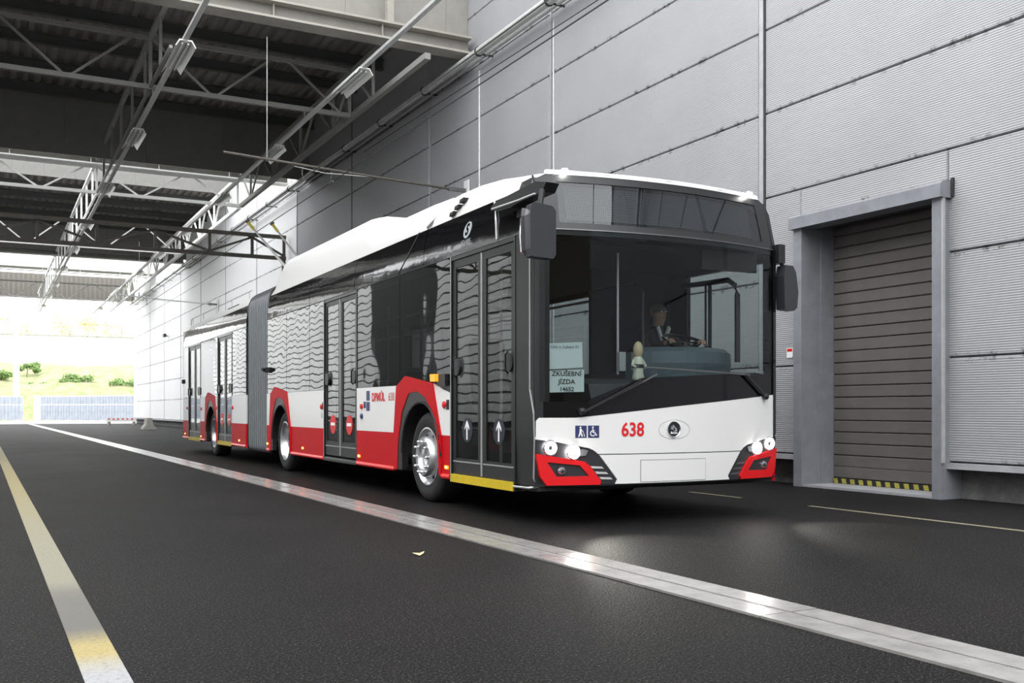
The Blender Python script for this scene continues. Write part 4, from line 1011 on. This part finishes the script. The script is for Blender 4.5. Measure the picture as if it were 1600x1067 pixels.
# the driver
def driver():
    J = {'pelvis': (0,0,.10,.13,.12), 'sp1': (0,.0,.26,.125,.11), 'chest': (0,-.01,.43,.15,.115), 'neckb': (0,-.02,.56,.075,.07), 'neck': (0,-.035,.62,.052,.055), 'jaw': (0,-.06,.67,.066,.075), 'skull': (0,-.05,.75,.076,.092), 'crown': (0,-.04,.81,.05,.06)}
    E_ = [('pelvis','sp1'),('sp1','chest'),('chest','neckb'),('neckb','neck'),('neck','jaw'),('jaw','skull'),('skull','crown')]
    for s, n in ((-1,'l'), (1,'r')):
        J.update({n+'sh': (s*.18,-.01,.50,.058,.058), n+'el': (s*.24,-.20,.34,.043,.043), n+'wr': (s*.20,-.43,.40,.028,.026), n+'pm': (s*.19,-.50,.425,.036,.018),
                  n+'hp': (s*.09,-.02,.08,.085,.085), n+'kn': (s*.13,-.44,.10,.06,.06), n+'an': (s*.13,-.50,-.30,.04,.04), n+'to': (s*.13,-.66,-.37,.035,.03)})
        E_ += [('chest',n+'sh'),(n+'sh',n+'el'),(n+'el',n+'wr'),(n+'wr',n+'pm'),('pelvis',n+'hp'),(n+'hp',n+'kn'),(n+'kn',n+'an'),(n+'an',n+'to')]
        for i in range(4):
            dx = s*(-.022+.015*i); L = (.030,.034,.031,.024)[i]
            J[f'{n}f{i}a'] = (s*.19+dx,-.515,.43,.0095,.0095); J[f'{n}f{i}b'] = (s*.19+dx,-.515-L,.415,.0088,.0088); J[f'{n}f{i}c'] = (s*.19+dx,-.52-L*.9,.385,.0075,.0075)
            E_ += [(n+'pm', f'{n}f{i}a'), (f'{n}f{i}a', f'{n}f{i}b'), (f'{n}f{i}b', f'{n}f{i}c')]
        J[n+'ta'] = (s*.155,-.49,.41,.011,.011); J[n+'tb'] = (s*.15,-.53,.395,.009,.009); E_ += [(n+'pm',n+'ta'),(n+'ta',n+'tb')]
    ks = list(J); me = bpy.data.meshes.new('person'); me.from_pydata([J[k][:3] for k in ks], [(ks.index(a), ks.index(b)) for a, b in E_], [])
    o = bpy.data.objects.new('person', me); C.objects.link(o)
    md = o.modifiers.new('skin', 'SKIN'); md.use_smooth_shade = True
    for i, k in enumerate(ks):
        me.skin_vertices[0].data[i].radius = J[k][3:5]; me.skin_vertices[0].data[i].use_root = (i == 0)
    sb = o.modifiers.new('sub', 'SUBSURF'); sb.levels = 2; sb.render_levels = 2
    bpy.context.view_layer.update()
    m2 = bpy.data.meshes.new_from_object(o.evaluated_get(bpy.context.evaluated_depsgraph_get())); o.modifiers.clear(); o.data = m2
    m2.materials.clear()
    for m in ('skin', 'jacket', 'interior_dark'): m2.materials.append(MAT[m])
    for p in m2.polygons:
        c = p.center; p.use_smooth = True
        p.material_index = 0 if (c.z > .60 or c.y < -.44 and c.z > .3) else (1 if c.z > .12 else 2)
    return o
pn = driver(); wx, wy = bw(3.99+2.04, 7.25+1.25); pn.location = (wx, wy, 1.24); pn.rotation_euler = (0, 0, -DEL)
tag(pn, 'driver in dark jacket over white shirt seated at the wheel behind the windscreen', 'person')
MB().lathe([(.0,.835),(.05,.825),(.082,.785),(.088,.74),(.078,.735),(.0,.80)], lambda a, b, t: (a, -.035+b*1.08, t), 20).build('hair', 'hair_grey', pn, smooth=True)
MB().prism([(-.012,-.15),(.012,-.15),(.015,-.155),(0,-.175),(-.015,-.155)], lambda a, b, t: (a, b, t), .695, .73).build('nose', 'skin', pn)
for s in (-1, 1):
    MB().lathe([(.0,-.004),(.011,0),(.0,.004)], lambda a, b, t: (s*.028+a, -.138+t, .745+b*.6), 10).build('eye', 'decal_white', pn)
    MB().lathe([(.0,-.005),(.017,-.003),(.02,.004),(.0,.008)], lambda a, b, t: (s*.083+t*s, -.045+a*.7, .725+b*1.5), 10).build('ear', 'skin', pn)
    MB().prism([(s*.005,.46),(s*.06,.60),(s*.085,.575),(s*.03,.44)], lambda a, b, t: (a, t, b), -.145, -.115).build('collar', 'shirt', pn)
MB().prism([(-.022,.675),(.022,.675),(.018,.68),(-.018,.68)], lambda a, b, t: (a, t, b), -.139, -.128).build('mouth', 'decal_red', pn)

# trolley poles reaching back and up to the wires
tb = MB().box(.85, 1.75, 11.3, 11.9, 3.09, 3.16).box(1.0, 1.6, 11.35, 11.6, 3.16, 3.32).build('pole_base', 'rim_dark', bus)
for lx, wxx in ((1.12, 5.62), (1.48, 6.22)):
    bx, by = lx, 11.45
    # world head position -> bus local
    dx, dy = wxx-BL[0], 24.5-BL[1]; hx = dx*math.cos(DEL)-dy*math.sin(DEL); hy = dx*math.sin(DEL)+dy*math.cos(DEL)
    p = Vector((bx, by, 3.30)); q = Vector((hx, hy, 5.56)); d = q-p
    po = MB().tube([p, p+d*.86], .032, 8, .022).build('trolley_pole', 'galv', bus, smooth=True)
    MB().tube([p+d*.86, p+d*.975], .035, 8).build('pole_insulator', 'insulator_yellow', po)
    MB().tube([p+d*.975, q], .035, 6).box(hx-.03, hx+.03, hy-.1, hy+.1, 5.545, 5.60).build('contact_shoe', 'portal_dark', po)
    MB().tube([p+Vector((0,-.1,.02)), p+Vector((0,.6,.02))], .05, 8).build('pole_spring', 'rim_dark', po)
# pole catchers at the tail and the small roof frame
MB().tube([(.9,17.2,3.1),(.9,17.4,3.42),(.9,16.2,3.42)], .014, 6).tube([(.6,18.4,3.2),(1.4,17.6,3.12),(2.0,17.2,3.15)], .02, 6).build('pole_cradle', 'rim_dark', bus)
MB().tube([(.5,9.75,3.1),(.5,9.85,3.26),(.9,10.0,3.30)], .016, 6).box(.45, .95, 9.9, 10.05, 3.28, 3.31).build('roof_bracket', 'galv', bus)
MB().box(.5, .8, 9.35, 9.5, 3.2, 3.3).tube([(.35,9.45,3.05),(.38,9.6,3.25),(.4,9.4,3.36)], .035, 8).build('cable_loop', 'black_rubber', bus)

# ------------------------------------------------------------ beyond the open end
yp = lambda s: (s, 0)
# fence of ribbed sheet, two runs with a gap and gate post
def fence(p, q, label):
    p, q = Vector((*p, 0)), Vector((*q, 0)); d = (q-p); L = d.length; a = math.atan2(d.y, d.x)
    e = empty('sheet_fence', p, a, label=label, category='fence'); m0 = None; n = int(L/1.2)
    for k in range(n):
        if m0 is None:
            mb = MB()
            for i in range(4): mb.prism([(i*.3,0),(i*.3+.05,-.05),(i*.3+.17,-.05),(i*.3+.22,0),(i*.3+.295,0),(i*.3+.295,.015),(i*.3,.015)], lambda a, b, t: (a, b, t), .12, 2.05)
            o = mb.build('sheet', 'fence_sheet', e); m0 = o.data
        else:
            o = bpy.data.objects.new('sheet', m0); C.objects.link(o); o.parent = e; o.location = (k*1.2, 0, 0)
    for k in range(0, n+1, 3): MB().box(k*1.2-.04, k*1.2+.04, .02, .10, 0, 2.12).build('post', 'fence_post', e)
    MB().box(0, n*1.2, .0, .05, 2.03, 2.12).box(0, n*1.2, -.055, -.05, 1.35, 1.42).build('rail', 'fence_post', e)
fence((-12.4, 100.2), (3.0, 92.6), 'pale ribbed metal fence left of the fence gap')
fence((3.9, 91.2), (16, 72+4.5), 'pale ribbed metal fence right of the fence gap')
MB().box(-.25, .25, -.15, .15, 0, 2.2).build('gate_post', 'fence_post', None, loc=(3.65, 91.6, 0), label='white square post at the fence gap', category='post')
# lamp column
e = empty('lamp_column', (2.2, 94.5, 0), label='tall pale concrete lamp column behind the fence', category='column')
MB().lathe([(.0,0),(.30,0),(.16,8.6),(.0,8.6)], lambda a, b, t: (a, b, t), 12).build('shaft', 'fence_post', e, smooth=True)
MB().box(-.2, .2, -.2, .2, 5.6, 5.75).box(-.17, .17, -.17, .17, 8.5, 8.75).build('clamp', 'galv', e)
# embankment with bushes
mb = MB(); N = 30
for i in range(N+1):
    for j in range(7):
        x = -5+i*1.5; y = 99+j*3.2-(x*.25); z = [.0,2.2,3.4,4.3,5.1,5.7,5.8][j]+(random.uniform(-.25,.25) if j else 0); mb.v.append((x, y, z))
for i in range(N):
    for j in range(6): mb.f.append((i*7+j, (i+1)*7+j, (i+1)*7+j+1, i*7+j+1))
for i in range(N): pass
emb = mb.build('embankment', 'grass', None, smooth=True, kind='structure')
def leafball(mb, c, r, n, ls):
    for _ in range(n):
        v = Vector((random.gauss(0,1), random.gauss(0,1), random.gauss(0,1))).normalized()*random.uniform(.5,1)
        p = Vector((c[0]+v.x*r[0], c[1]+v.y*r[1], c[2]+v.z*r[2])); u = Vector((random.uniform(-1,1), random.uniform(-1,1), random.uniform(-1,1))).normalized(); w = u.orthogonal().normalized()
        s = ls*random.uniform(.6,1.3); mb.add([p-u*s, p+w*s*.5, p+u*s, p-w*s*.5], [(0,1,2,3)])
bl = ['large green bush in the middle of the bank', 'green bush on the bank beside the hall wall', 'low green bush right of the lamp column', 'green shrub left on the bank', 'small bright bush on top of the bank by the column']
for (x, y, z, r), lb in zip(((7.6,104.5,4.1,1.1),(12.2,102.5,3.6,1.2),(4.4,105,3.2,.8),(1.2,106,4.3,.9),(3.4,108,5.2,.8)), bl):
    e = empty('bush', (x, y, z-.6), label=lb, category='bush')
    mb = MB()
    for q in range(7): leafball(mb, (random.uniform(-1.3,1.3)*r, random.uniform(-.5,.5), .35+random.uniform(-.2,.45)), (r*.5,r*.4,r*.34), 90, .16)
    mb.build('foliage', 'bush_leaf', e, kind='stuff')
    MB().tube([(0,0,-.6),(.1,0,.4)], .05, 6).build('stem', 'bark', e)
# white retaining wall and trees above it
a = -.25
rw = MB().box(-12.9, 60, 0, .6, 0, 9.0); rw.build('retaining_wall', 'sky_white_wall', None, loc=(0, 119, 0), rot=(0,0,-.02), label='long white retaining wall above the green bank', category='wall')
MB().box(-12.9, 60, -.2, .0, 9.0, 9.15).build('wall_coping', 'barrier_concrete', None, loc=(0, 119, 0), rot=(0,0,-.02), label='pale coping along the top of the white wall', category='coping')
MB().prism([(0,-.45),(.45,0),(0,.45),(-.45,0)], lambda a, b, t: (a, t, b), -.05, 0).build('diamond_sign', 'galv', None, loc=(7.9, 118.6, 7.6), label='small grey diamond-shaped sign on the white wall', category='sign')
tl = ['wide yellow autumn tree at the left edge above the white wall', 'yellow autumn tree left of centre above the white wall', 'broad yellow autumn tree in the middle above the white wall', 'yellow-green autumn tree near the right end of the white wall', 'low yellow autumn tree by the hall wall']
for (x, z, rx, rz, n), lb in zip(((-.6,11.4,2.6,2.3,900),(3.6,10.3,1.3,1.0,300),(8.3,10.9,3.2,2.0,1100),(12.9,10.4,1.3,1.7,350),(16.2,9.6,1.7,1.0,350)), tl):
    e = empty('autumn_tree', (x, 124, 7.5), label=lb, category='tree')
    mb = MB()
    for q in range(9):
        a = random.uniform(-.75, .75); leafball(mb, (a*rx, random.uniform(-1,1), z-7.9+rz*random.uniform(-.5, .65)*(1-a*a)), (rx*.33, 1.2, rz*.42), n//6, .17)
    mb.build('foliage', 'autumn_leaf', e, kind='stuff')
    t_ = MB().tube([(0,0,-7.5),(0,0,z-8.6)], .12, 7)
    for q in range(7): t_.tube([(0,0,z-9), (random.uniform(-1,1)*rx*.7, random.uniform(-.5,.5), z-8+random.uniform(0,rz*.9))], .03, 5)
    t_.build('trunk', 'bark', e)
MB().tube([(-4,117.5,10.6),(13.2,117.5,10.2)], .035, 6).tube([(1.9,117.5,9.1),(1.9,117.5,12.0)], .05, 6).tube([(13.2,117.5,9.1),(13.2,117.5,10.2)], .05, 6).build('railing', 'bark', None, label='thin dark railing along the top of the white wall', category='railing')
# barriers
bprof = [(-.30,0),(-.30,.07),(-.16,.25),(-.11,.56),(.11,.56),(.16,.25),(.30,.07),(.30,0)]
MB().prism(bprof, lambda a, b, t: (a, t, b), 0, 1.0).build('concrete_barrier', 'barrier_concrete', None, loc=(7.10, 51.8, 0), label='short concrete traffic barrier beside the right wall', category='barrier')
e = empty('plank_barrier', (6.7, 68.0, 0), -.3, label='low pale barrier with red marks lying near the fence', category='barrier')
MB().box(0, 1.8, -.05, .05, .22, .44).build('plank', 'decal_white', e)
for k in range(6): MB().box(.1+k*.28, .22+k*.28, -.056, -.05, .34, .43).build('red_mark', 'decal_red', e)
for x in (.1, 1.6): MB().box(x, x+.12, -.2, .2, 0, .22).build('foot', 'barrier_concrete', e)
# camera and notice on the wall
e = empty('security_camera', (9.1, 60.5, 5.3), label='small security camera high on the far right wall', category='camera')
MB().box(-.10, .05, -.35, .1, -.12, .06).build('housing', 'satin_black', e); MB().tube([(.0,0,0),(.22,.1,-.05)], .03, 6).build('bracket', 'rim_dark', e)
e = empty('wall_notice', (WX-.006, 9.78, 1.66), label='small white notice with red heading on the wall by the door', category='notice')
MB().box(-.004, .006, 0, .11, 0, .125).build('sheet', 'decal_white', e); MB().box(-.006, -.004, .01, .10, .08, .118).build('red_heading', 'decal_red', e)
